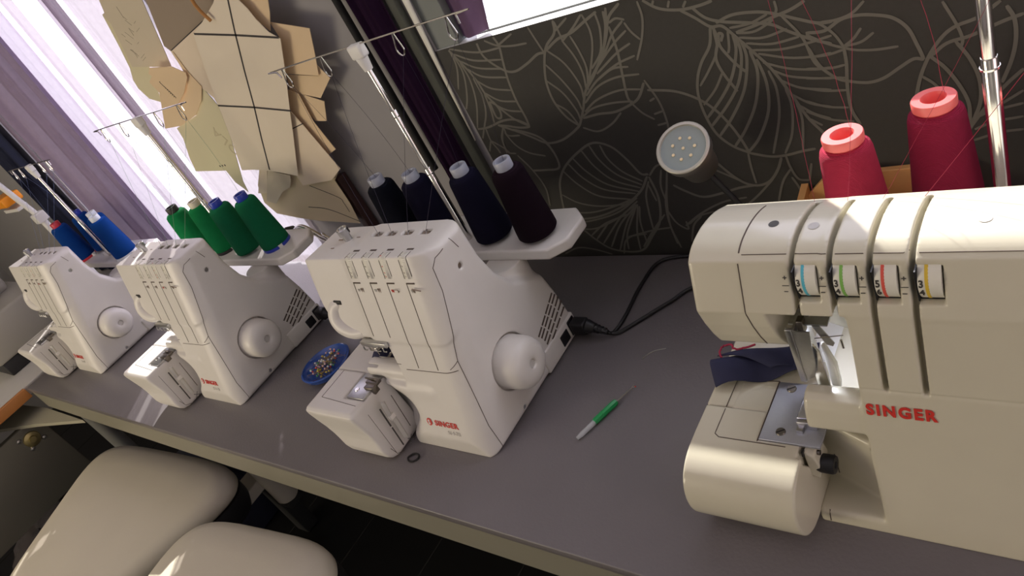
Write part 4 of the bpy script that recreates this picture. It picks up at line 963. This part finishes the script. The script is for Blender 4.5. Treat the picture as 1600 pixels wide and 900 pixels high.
# LED lamp on a gooseneck
lc = Vector((-.478, .80, .290))
lp = empty('gooseneck_lamp', (-.405, .84, 0), 0, 'small grey gooseneck lamp with round LED head, left behind the glossy machine', 'lamp'); O = Vector(lp.location)
nrm = (Vector((-.05, .0, .70)) - lc).normalized(); nrm = Vector((.13, -.595, .805)).normalized()
axis = nrm
q_ = axis.to_track_quat('Z', 'Y').to_matrix().to_4x4(); Ml = Matrix.Translation(lc - O) @ q_ @ Matrix.Scale(1.38, 4)
LAMPM = mat('grey_lamp_metal', (.23, .22, .20), .4, .6)
MB().lathe([(0, -.055), (.014, -.055), (.019, -.050), (.022, -.020), (.0265, -.008), (.0270, .0), (.0262, .002), (.0235, .002)], 40, Ml).build('lamp_head', LAMPM, lp)
MB().lathe([(.0235, .0005), (.0268, .002), (.0272, .0035), (.0262, .0045), (.0238, .0042), (.0230, .002)], 40, Ml).build('rim', mat('pale_rim', (.55, .53, .47), .35, .5), lp)
MB().lathe([(0, .0012), (.018, .0012), (.0232, .0022)], 40, Ml).build('lens', mat('frosted_lens', (.27, .31, .31), .2), lp)
le = MB()
for k in range(8):
    a = k * 2 * PI / 7; rr = .0115 if k < 7 else 0
    le.lathe([(0, .0022), (.0015, .0022), (.0018, .0016)], 8, Ml @ Matrix.Translation((rr * math.cos(a), rr * math.sin(a), 0)))
le.build('led_chip', mat('led_yellow', (.75, .62, .40), .4), lp)
bk = lc - axis * .072
neck = smoothpath([bk - O, bk - O + Vector((.012, .004, -.028)), Vector((-.022, .0, .12)), Vector((-.005, .0, .07)), Vector((0, 0, .004))], 12)
nm = MB(); nm.tube([p for p in neck], [.0042 + (.0005 if i % 2 else 0) for i in range(len(neck))], 10); nm.build('gooseneck', BLACK, lp)
MB().lathe([(0, 0), (.032, 0), (.034, .004), (.030, .010), (.006, .012), (0, .012)], 32).build('base', LAMPM, lp)

# wooden box behind the raspberry cones
bx = empty('wooden_box', (-.27, .885, 0), 0, 'open pine box standing behind the raspberry thread cones', 'box')
W0 = MB(); x0, x1, y0, y1, hz = -.12, .10, -.058, .042, .150
W0.prism([(x0, 0), (x1, 0), (x1, hz), (x0 + .04, hz - .004), (x0, hz - .045)], y1 - .01, y1); W0.build('back_board', WOOD, bx, bevel=.001)
MB().prism([(x0, 0), (x1, 0), (x1, .10), (x0, .10)], y0, y0 + .01).build('front_board', WOOD, bx, bevel=.001)
for xx in (x0, x1 - .01):
    mb = MB(); mb.add([(xx, y0, 0), (xx, y1, 0), (xx, y1, hz - .02 * (xx == x0)), (xx, y0, .105), (xx + .01, y0, 0), (xx + .01, y1, 0), (xx + .01, y1, hz - .02 * (xx == x0)), (xx + .01, y0, .105)], [(0, 1, 2, 3), (7, 6, 5, 4), (0, 4, 5, 1), (1, 5, 6, 2), (2, 6, 7, 3), (3, 7, 4, 0)]); mb.build('side_board', WOOD, bx)
MB().box(x0, x1, y0, y1, 0, .008).build('bottom_board', WOOD, bx, smooth=False)
MB().box(-.02, -.012, y0 + .01, y1 - .01, .008, hz + .006).build('divider', mat('pale_wood', (.70, .50, .28), .5, var=.15), bx, smooth=False)

# chrome tube lamp behind the green cones and a blue clip
tl = empty('tube_lamp', (-1.40, .86, 0), 0, 'bent chrome tube stand behind the rightmost green cone', 'lamp')
MB().tube(smoothpath([(-.20, -.02, .16), (-.12, -.03, .185), (-.05, -.04, .155), (0, -.02, .09), (0, 0, .006)], 8), .006, 14).build('bent_tube', CHROME, tl)
MB().tube(smoothpath([(-.06, -.03, .16), (-.02, -.05, .165), (.03, -.05, .12)], 6), .0045, 12).build('side_tube', CHROME, tl)
MB().lathe([(0, 0), (.045, 0), (.046, .006), (.01, .012), (0, .012)], 28).build('base', BLACK, tl)
MB().lathe([(.0, .03), (.02, .02), (.028, 0), (.03, -.02), (.026, -.02)], 24, Matrix.Translation((-.21, -.02, .15))).build('lamp_shade', BLACK, tl)
cl = empty('blue_clip', (-1.235, .735, 0), .9, 'light blue plastic clip lying behind the middle machine', 'clip')
MB().box(-.035, .035, -.007, .007, 0, .007, bev=.002).build('upper_jaw', mat('light_blue_plastic', (.03, .32, .70), .3), cl)
MB().box(-.030, .030, -.006, .006, .009, .014, bev=.002).build('lower_jaw', mat('light_blue_plastic', (.03, .32, .70), .3), cl)

# ================================================================== CURTAINS
def drape(name, x0, x1, z0, z1, y, fold, mt, label, amp=.022, nx=220, thick=0, shape=None, gather=None):
    vs = []; fs = []; nz = 14
    for i in range(nx + 1):
        u = i / nx; x = x0 + (x1 - x0) * u
        for j in range(nz + 1):
            v = j / nz; z = z0 + (z1 - z0) * v
            ph = u * fold * 2 * PI + .9 * math.sin(u * 9.1) + .25 * math.sin(v * 3 + u * 14)
            yy = y + amp * (math.sin(ph) + .35 * math.sin(ph * 2.3 + 1) + .15 * math.sin(ph * 5.1)) * (.75 + .25 * v)
            xx = x + amp * .55 * math.cos(ph) + .01 * math.sin(v * 2.1 + u * 6)
            if shape: xx, yy = shape(xx, yy, z, u, v)
            vs.append((xx, yy, z))
    for i in range(nx):
        for j in range(nz): a = i * (nz + 1) + j; fs.append((a, a + nz + 1, a + nz + 2, a + 1))
    o = MB().add(vs, fs).build(name, mt, angle=180)
    return tag(o, label, 'curtain')
drape('sheer_curtain', -2.90, -2.30, .004, 1.47, .918, 5.5, SHEER, 'wide lilac panel of sheer curtain over the left part of the bright window', .009)
drape('sheer_curtain', -2.29, -2.215, .004, 1.47, .918, 1, SHEER, 'pale lilac panel of sheer curtain right of the dark gathered folds', .007, nx=60)
drape('sheer_curtain', -2.075, -2.035, .004, 1.47, .915, 1, SHEER, 'slim lilac panel of sheer curtain right of the brightest gap', .006, nx=60)
drape('sheer_curtain', -1.99, -1.64, .004, 1.47, .920, 3, SHEER, 'lilac sheer curtain panel behind the hanging paper patterns', .006)
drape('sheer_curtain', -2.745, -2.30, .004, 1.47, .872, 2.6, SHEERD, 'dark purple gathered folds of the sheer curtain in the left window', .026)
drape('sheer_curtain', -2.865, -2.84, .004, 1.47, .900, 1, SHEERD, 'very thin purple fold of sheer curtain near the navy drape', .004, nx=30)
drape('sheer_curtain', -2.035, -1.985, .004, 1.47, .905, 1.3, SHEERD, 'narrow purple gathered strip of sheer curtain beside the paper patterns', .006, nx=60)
drape('dark_drape', -3.20, -2.985, .004, 1.47, .90, 3, NAVYD, 'dark navy drape at the far left edge of the window', .014)
drape('purple_drape', -1.062, -.985, .004, 1.47, .900, 2.2, PURPLE, 'very dark purple drape hanging left of the leaf-patterned wallpaper', .010)
MB().box(-1.084, -1.070, .905, .919, .03, 1.47, bev=.003)
o = MB().tube([(-1.086, .912, .245), (-1.084, .912, 1.47)], .0075, 14).build('curtain_rod', BLACKM); tag(o, 'thin black vertical rod on the grey wall beside the purple drape', 'rod')
o = MB().box(-.982, -.960, .915, .928, .0, 1.47, bev=.003).build('trim_3', mat('dark_green_trim', (.055, .06, .05), .6)); struct(o)
sl = MB(); sl.add([(-.958, .926, .287), (-.957, .926, .287), (-.938, .926, .56), (-.925, .926, .80), (-.951, .926, .56), (-.948, .926, .80)], [(0, 1, 2, 4), (4, 2, 3, 5)])  # white strip painted in place of light leaking between drape and wall
o = sl.build('light_slit_strip', mat('light_slit_white', (.9, .9, .82), .7)); sd = o.modifiers.new('t', 'SOLIDIFY'); sd.thickness = .003; tag(o, 'narrow white strip painted as a slit of light, tapering down beside the purple drape', 'curtain')
# purple drape corner lying over the right window's sill
vs = []; fs = []; nu, nv = 16, 20
for i in range(nu + 1):
    for j in range(nv + 1):
        u, v = i / nu, j / nv; wdt = (.115 + .018 * math.sin(v * 9) + .01 * math.sin(v * 23)) * (.9 + .6 * v)
        vs.append((-.905 + u * wdt * .75, .945 + .008 * math.sin(u * 9 + v * 2), .470 + v * .98))
for i in range(nu):
    for j in range(nv): a = i * (nv + 1) + j; fs.append((a, a + nv + 1, a + nv + 2, a + 1))
tag(MB().add(vs, fs).build('window_voile', VOILE, angle=180), 'bit of purple voile at the left end of the right window sill', 'curtain')
# unseen blind added to keep the sun off the left of the glossy machine
bl = empty('added_sun_blocker', (-.64, .944, 1.41), 0, 'pale blind out of view, added to block sun in the left part of the right window', 'blind')
MB().box(-.17, .15, -.001, .001, -.86, 0, ).build('blocker_cloth', cloth('blocker_fabric', (.75, .76, .70), .5, .0), bl, smooth=False)
MB().tube([(-.17, 0, -.86), (.15, 0, -.86)], .006, 12).build('bottom_bar', WHITEP, bl)
MB().tube([(-.17, 0, .005), (.15, 0, .005)], .02, 16).build('roller', WHITEP, bl)

# ================================================================== PAPER PATTERNS
PAT = [('grey',0.9,[(-1762,815),(-1609,774),(-1695,605),(-1852,638),(-1841,660),(-1803,738),(-1810,762),(-1796,763)]),('green',0.905,[(-1820,762),(-1813,738),(-1851,659),(-1792,623),(-1854,537),(-1897,555),(-1910,586),(-1904,609),(-1878,636),(-1852,687)]),('brown',0.885,[(-1568,770),(-1303,700),(-1364,690),(-1447,666),(-1626,639),(-1636,653)]),('cream',0.88,[(-1439,666),(-1496,652),(-1590,497),(-1584,516),(-1604,549),(-1623,593),(-1617,640)]),('tan',0.872,[(-1730,626),(-1641,611),(-1606,589),(-1614,578),(-1672,548),(-1724,531),(-1764,526),(-1775,560),(-1766,568),(-1774,597),(-1744,608),(-1750,615)]),('tan',0.878,[(-1607,638),(-1607,589),(-1596,549),(-1634,521),(-1699,492),(-1795,477),(-1874,481),(-1787,559),(-1776,525),(-1684,546),(-1626,576)]),('green',0.882,[(-1603,548),(-1594,496),(-1635,420),(-1720,300),(-1732,268),(-1741,282),(-1756,300),(-1758,337),(-1897,350),(-1877,390),(-1837,443),(-1829,473),(-1707,490),(-1642,519)]),('main',0.865,[(-1303,709),(-1345,689),(-1414,668),(-1471,654),(-1515,585),(-1563,501),(-1603,427),(-1656,339),(-1607,335),(-1567,329),(-1509,316),(-1458,301),(-1380,395),(-1335,451),(-1275,523),(-1224,588),(-1244,606),(-1256,635),(-1260,657),(-1268,675),(-1268,700)]),('tan',0.88,[(-1290,699),(-1290,674),(-1282,655),(-1278,632),(-1259,604),(-1229,633),(-1196,674)]),('tan',0.885,[(-1252,618),(-1158,583),(-1187,535),(-1212,497),(-1305,520),(-1252,584)]),('tan',0.89,[(-1206,516),(-1192,485),(-1254,452),(-1332,481),(-1308,515),(-1219,495)]),('tan',0.892,[(-1312,473),(-1253,443),(-1283,402),(-1317,407),(-1323,432)]),('tan',0.884,[(-1326,488),(-1303,474),(-1313,410),(-1301,340),(-1336,330),(-1349,389),(-1365,439)]),('cream',0.875,[(-1349,447),(-1340,415),(-1314,298),(-1368,273),(-1481,270),(-1479,298)]),('cream',0.876,[(-1605,326),(-1577,323),(-1642,261),(-1682,264)]),('grey',0.874,[(-1572,323),(-1501,301),(-1510,288),(-1531,271),(-1575,260),(-1636,229),(-1666,241)]),('big',0.886,[(-1593,346),(-1500,290),(-1347,283),(-1375,265),(-1376,203),(-1388,144),(-1454,152),(-1532,160),(-1608,174),(-1685,193),(-1705,229),(-1678,280)])]
plabels = ['grey rectangular paper pattern with faint pencil writing, leftmost of the hanging patterns', 'pale greenish pattern edge showing below the grey paper rectangle', 'dark brown cardboard pattern behind the top of the large beige one',
 'cream cardboard pattern with a slanting line, left behind the large beige one', 'small tan neckline pattern with handwriting at the left of the bundle', 'tan curved pattern behind the small handwritten one',
 'long greenish paper pattern with large faint letters, lower left of the bundle', 'large beige cardboard pattern crossed by black marker lines, front of the bundle', 'tan pattern strip at the top right of the large beige one',
 'tan squarish pattern sticking out right of the large beige one', 'tan pointed pattern piece below the squarish one at the right', 'small tan pattern tip at the right behind the wire loop', 'narrow tan folded pattern slanting down at the right',
 'cream pattern piece at the lower right with a pointed corner', 'narrow cream strip hanging below the large beige pattern', 'greyish curved pattern piece below the bundle', 'big pale cream armhole pattern at the bottom, lying near the dark cones']
HOOK = 'paper patterns hanging in a bundle on the wall'
marks = {7: [[(-1468, 654), (-1344, 623), (-1226, 591)], [(-1563, 503), (-1442, 478), (-1331, 451)], [(-1294, 687), (-1338, 629), (-1389, 556), (-1439, 480), (-1492, 407), (-1546, 328)]],
         3: [[(-1436, 667), (-1614, 640)]], 13: [[(-1380, 409), (-1335, 415)]], 16: [[(-1476, 261), (-1402, 221), (-1396, 205), (-1397, 178)], [(-1537, 203), (-1467, 191), (-1382, 149)]]}
for i, (c, y, poly) in enumerate(PAT):
    P = [Vector((x / 1000, 0, z / 1000)) for x, z in poly]; cx = sum(p.x for p in P) / len(P); cz = sum(p.z for p in P) / len(P)
    mb = MB(); mb.prism([(p.x - cx, p.z - cz) for p in P], -.0006, .0006)
    bm = bmesh.new(); o = mb.build('paper_pattern', CARD[c], smooth=False, loc=(cx, y, cz))
    bm.from_mesh(o.data); bmesh.ops.triangulate(bm, faces=bm.faces[:]); bm.to_mesh(o.data); bm.free()
    tag(o, plabels[i], 'sewing pattern', HOOK)
    for ln in marks.get(i, []):
        pts = smoothpath([(x / 1000 - cx, -.0008, z / 1000 - cz) for x, z in ln], 5) if i == 16 else [Vector((x / 1000 - cx, -.0008, z / 1000 - cz)) for x, z in ln]
        wd = .0022 if i == 7 else .0011; mk = MB()
        for a, b in zip(pts, pts[1:]):
            t = (b - a).normalized(); n = Vector((t.z, 0, -t.x)) * wd
            mk.add([a + n, b + n, b - n, a - n], [(0, 1, 2, 3)])
        mk.build('marker_line', MARK, o, smooth=False)
    if i == 4:
        sc = []; A_ = Vector((-1.731 - cx, -.001, .588 - cz)); B_ = Vector((-1.715 - cx, -.001, .546 - cz)); d_ = B_ - A_; n_ = Vector((d_.z, 0, -d_.x)).normalized()
        for k in range(90):
            t = k / 89; ph = t * 9 * 2 * PI; am = .0005 + .0030 * max(0, t - .25) * (1.3 - t) * 3
            sc.append(A_ + d_ * (t + .035 * math.cos(ph)) + n_ * am * math.sin(ph))
        MB().tube([A_ - n_ * .004 - d_ * .03, A_ - n_ * .001 - d_ * .05] + sc, .0006, 4).build('handwriting', MARK, o)
    if i == 6:
        M = frame((-1.640 - cx, -.0009, .350 - cz), (-.42, 0, 1), (-1, 0, -.42), (0, -1, 0)); vs, fs = text_mb('TOLA', .040, 0, 1.0)
        MB().add([(x, y - .01, z) for x, y, z in vs], fs, M).build('pencil_letters', mat('faint_pencil', (.52, .46, .30), .8), o, smooth=False)
        hl = MB()
        for k in range(3): hl.lathe([(0, 0), (.0028, 0)], 12, Matrix.Translation((-1.768 - cx + k * .012, -.0009, .352 - cz)) @ Matrix.Rotation(PI / 2, 4, 'X'))
        hl.build('punched_holes', MARK, o, smooth=False)
    if i == 0:
        pl_ = MB(); rnd_ = random.Random(3)
        for k in range(16):
            a_ = Vector((-1.72 - cx - .0065 * k + rnd_.uniform(-.03, .03), -.0009, .735 - cz - .0065 * k + rnd_.uniform(-.01, .01))); ang = rnd_.choice((.2, 1.4, 2.2)); L_ = rnd_.uniform(.01, .028)
            pl_.tube([a_, a_ + Vector((math.cos(ang) * L_, 0, math.sin(ang) * L_))], .0005, 4)
        pl_.build('pencil_strokes', mat('faint_pencil', (.42, .37, .28), .8), o, smooth=False)
o = MB().tube(smoothpath([(-1.34, .852, 1.02), (-1.378, .853, .74), (-1.385, .855, .695), (-1.374, .856, .664)], 6), .0035, 8).build('hanging_string', ROPE); tag(o, 'brown twine from which the bundle of patterns hangs', 'string')
o = MB().box(-1.400, -1.380, .896, .925, -.02, .262, bev=.002).build('frame_stick', mat('dark_red_wood', (.05, .02, .018), .5)); o.rotation_euler = (0, 0, 0); tag(o, 'dark wooden stick on the wall behind the pale cream pattern', 'stick')

# ================================================================== CHAIRS
def chair(name, loc, rz, L, Wd, label, taper=.4, lift=.07):
    r = empty(name, loc, rz, label, 'chair', 'chairs with cream vinyl seats in front of the table')
    n = 64
    def ring(k, dz, e=4.4):
        sx = lambda a: (abs(math.cos(a)) ** (2 / e)) * math.copysign(1, math.cos(a)) * L / 2 * k
        sy = lambda a: (abs(math.sin(a)) ** (2 / e)) * math.copysign(1, math.sin(a)) * Wd / 2 * k
        return [(sx(a) * (1 + taper * sy(a) / Wd), sy(a), dz) for a in [2 * PI * i / n for i in range(n)]]
    def shell(levels):
        levels = [(k, z + lift) for k, z in levels]
        vs = []; fs = []
        for k, dz in levels: vs += ring(k, dz)
        for l in range(len(levels) - 1):
            for i in range(n): fs.append((l * n + i, l * n + (i + 1) % n, (l + 1) * n + (i + 1) % n, (l + 1) * n + i))
        fs.append(tuple(range(n))[::-1]); fs.append(tuple((len(levels) - 1) * n + i for i in range(n)))
        return vs, fs
    vs, fs = shell([(.96, .449), (.985, .452), (1.0, .460), (.997, .474), (.965, .490), (.89, .501), (.7, .508), (.4, .512), (.1, .513)]); MB().add(vs, fs).build('seat_cushion', VINYL, r, angle=80)
    vs, fs = shell([(.90, .372), (.965, .385), (.99, .41), (.995, .4485)]); MB().add(vs, fs).build('seat_shell', BLACK, r, angle=60)
    MB().tube([(0, 0, .06), (0, 0, .24)], .028, 24).tube([(0, 0, .24), (0, 0, .388 + lift)], .016, 20).build('gas_column', BLACK, r)
    for k in range(5):
        a = 2 * PI * k / 5
        MB().tube([(.02 * math.cos(a), .02 * math.sin(a), .09), (.24 * math.cos(a), .24 * math.sin(a), .065)], [.022, .014], 10).build('leg', BLACK, r)
        MB().tube([(.24 * math.cos(a) - .012 * math.sin(a), .24 * math.sin(a) + .012 * math.cos(a), .026), (.24 * math.cos(a) + .012 * math.sin(a), .24 * math.sin(a) - .012 * math.cos(a), .026)], .0255, 18).build('castor', BLACKM, r)
    return r
chair('swivel_chair', (-1.975, .10, -.75), math.radians(4), .57, .54, 'cream vinyl swivel seat at the far left, its rear corner under the table edge', .85)
chair('swivel_chair', (-1.285, .0, -.75), math.radians(6), .46, .52, 'cream vinyl swivel seat nearest the bottom edge of the picture', .3, .14)

# ================================================================== NEIGHBOURING WORKSTATION AT THE FAR LEFT
t2 = empty('industrial_table', (-3.1, .35, -.75), 0, 'pale machine table with orange wooden edge meeting the left end of the grey table', 'table')
def T2(mb, name, mt, **k):
    o = mb.build(name, mt, t2, **k); o.location = (3.1, -.35, .75); return o
T2(MB().box(-3.7, -2.668, -.55, .9, -.032, -.001, bev=.003), 'tabletop', mat('pale_laminate', (.62, .60, .56), .35))
T2(MB().box(-2.667, -2.648, -.55, .329, -.034, 0, bev=.002), 'wooden_edge', ORANGEW)
T2(MB().add([(x, y, z) for z in (-.10, -.088) for x, y in ((-2.95, .30), (-2.645, .328), (-2.34, .328), (-2.60, .268), (-2.98, .16))], [(4, 3, 2, 1, 0), (5, 6, 7, 8, 9)] + [(i, (i + 1) % 5, (i + 1) % 5 + 5, i + 5) for i in range(5)]), 'corner_shelf', mat('beige_panel', (.40, .38, .29), .5))
T2(MB().box(-2.73, -2.70, -.50, .30, -.36, -.102, bev=.003), 'side_panel', mat('olive_steel', (.19, .18, .14), .5, .3))
RX_ = Matrix.Rotation(PI / 2, 4, 'Y')
T2(MB().lathe([(0, .012), (.010, .012), (.012, .006), (.024, .004), (.026, 0)], 30, Matrix.Translation((-2.70, .242, -.150)) @ RX_), 'round_fitting', mat('brass', (.5, .42, .2), .35, .9))
for by_, bz in ((.212, -.128), (.268, -.172), (.222, -.175)):
    T2(MB().lathe([(0, .006), (.006, .005), (.008, 0)], 14, Matrix.Translation((-2.70, by_, bz)) @ RX_), 'bolt', STEEL)
for ly in (-.45, .26):
    T2(MB().box(-3.10, -3.06, ly, ly + .04, -.75, -.033).box(-3.06, -2.71, ly, ly + .04, -.30, -.26), 'leg', mat('grey_steel', (.3, .3, .28), .5), smooth=False)
# machine head on it
mh = empty('industrial_machine', (-3.0, .47, 0), 0, 'beige industrial sewing machine standing on the pale table at the far left', 'sewing machine')
IB = mat('beige_enamel', (.42, .40, .34), .35)
MB().box(-.17, .165, -.11, .14, 0, .05, bev=.004).build('machine_base', BLACK, mh)
MB().box(-.18, .18, -.12, .15, .05, .19, bev=.012).build('machine_bed', IB, mh)
MB().box(-.16, -.02, -.08, .12, .18, .32, bev=.03).build('machine_head', IB, mh)
MB().box(-.14, -.05, -.115, -.07, .188, .25, bev=.010).build('presser_block', BLACK, mh)
MB().lathe([(0, -.02), (.05, -.02), (.055, 0), (.05, .02), (0, .02)], 30, Matrix.Translation((.0, .02, .25)) @ ROTX).build('pulley', BLACK, mh)
ts = empty('thread_rack', (-2.96, .80, 0), 0, 'beige jointed thread rack pole with an orange cover at the far left', 'thread rack')
MB().tube([(.02, 0, 0), (.02, 0, .33)], .012, 16).build('pole', WHITEP, ts)
MB().box(0, .04, -.02, .02, .31, .345, bev=.004).build('joint', WHITEP, ts)
MB().tube([(.02, 0, .33), (-.10, 0, .52)], .010, 16).build('upper_pole', WHITEP, ts)
MB().box(-.10, .045, -.02, .02, .352, .364, Matrix.Translation((-.09, 0, .02))).build('spool_tray', WHITEP, ts, smooth=False)
MB().box(-.18, -.05, -.04, .03, .40, .435, bev=.006).build('orange_cover', mat('orange_plastic', (.95, .33, .01), .4, sss=.2), ts)
for k, (c, x) in enumerate(((GREEN1, -2.80), (BLUE, -2.74))):
    r = build_cone(c, (GREEN1, WHITEC)[k], 'thread_cone'); r.location = (x, .66 - .06 * k, 0); r.scale = (.8, .8, .9)
    tag(r, ('small green cone left behind the far left machine', 'small blue cone left of the far left machine, low down')[k], 'thread cone')
# bag and box on the floor, under the tables
vs = []; fs = []; n = 36
for j in range(14):
    v = j / 13
    for i in range(n):
        a = 2 * PI * i / n; k = (.25 + .05 * math.sin(3 * a + v * 4) + .03 * math.sin(7 * a + 5 * v)) * (math.sin(PI * min(v * .8 + .12, .99)) ** .6)
        vs.append((k * 1.25 * math.cos(a), k * .8 * math.sin(a), .34 * v + .012 * math.sin(5 * a + 9 * v)))
for j in range(13):
    for i in range(n): fs.append((j * n + i, j * n + (i + 1) % n, (j + 1) * n + (i + 1) % n, (j + 1) * n + i))
fs.append(tuple(range(n))[::-1]); fs.append(tuple(13 * n + i for i in range(n)))
bag = MB().add(vs, fs).build('plastic_bag', mat('smoky_plastic_film', (.10, .085, .085), .25, coat=.4, var=.5, varscale=6), loc=(-2.72, .12, -.735), angle=80)
tag(bag, 'crumpled smoky plastic bag on the floor at the far left', 'bag')
rb = MB().box(-.09, .09, -.06, .06, 0, .22, bev=.03).build('red_cloth_bundle', mat('red_cloth', (.25, .02, .02), .9, var=.3, varscale=20), loc=(-2.45, -.12, -.75)); tag(rb, 'dark red cloth bundle beside the plastic bag', 'cloth')
cb = MB().box(-.13, .13, -.12, .12, 0, .30, bev=.004).build('storage_crate', mat('dark_crate', (.02, .022, .04), .3, var=.4), loc=(-2.36, .50, -.75)); tag(cb, 'dark glossy crate on the floor below the left end of the grey table', 'crate')
# trestle of pale wood under the table
tr = empty('wooden_trestle', (-1.985, .5, -.75), 0, 'pale wooden post and beam standing under the grey table behind the left seat', 'trestle')
PALE = mat('pale_post', (.42, .38, .33), .6)
MB().tube([(0, 0, .17), (0, 0, .18), (0, 0, .672)], [.030, .036, .036], 28).build('round_post', PALE, tr)
MB().box(-.10, -.02, -.27, .03, .24, .28, bev=.004).build('beam', PALE, tr)
MB().box(-.09, -.03, -.03, .02, 0, .24, bev=.004).box(-.05, .03, -.03, .03, .15, .172, bev=.003).build('foot_post', BLACKM, tr)
MB().box(-.085, -.045, -.26, -.22, 0, .24, bev=.004).build('foot_post', BLACKM, tr)
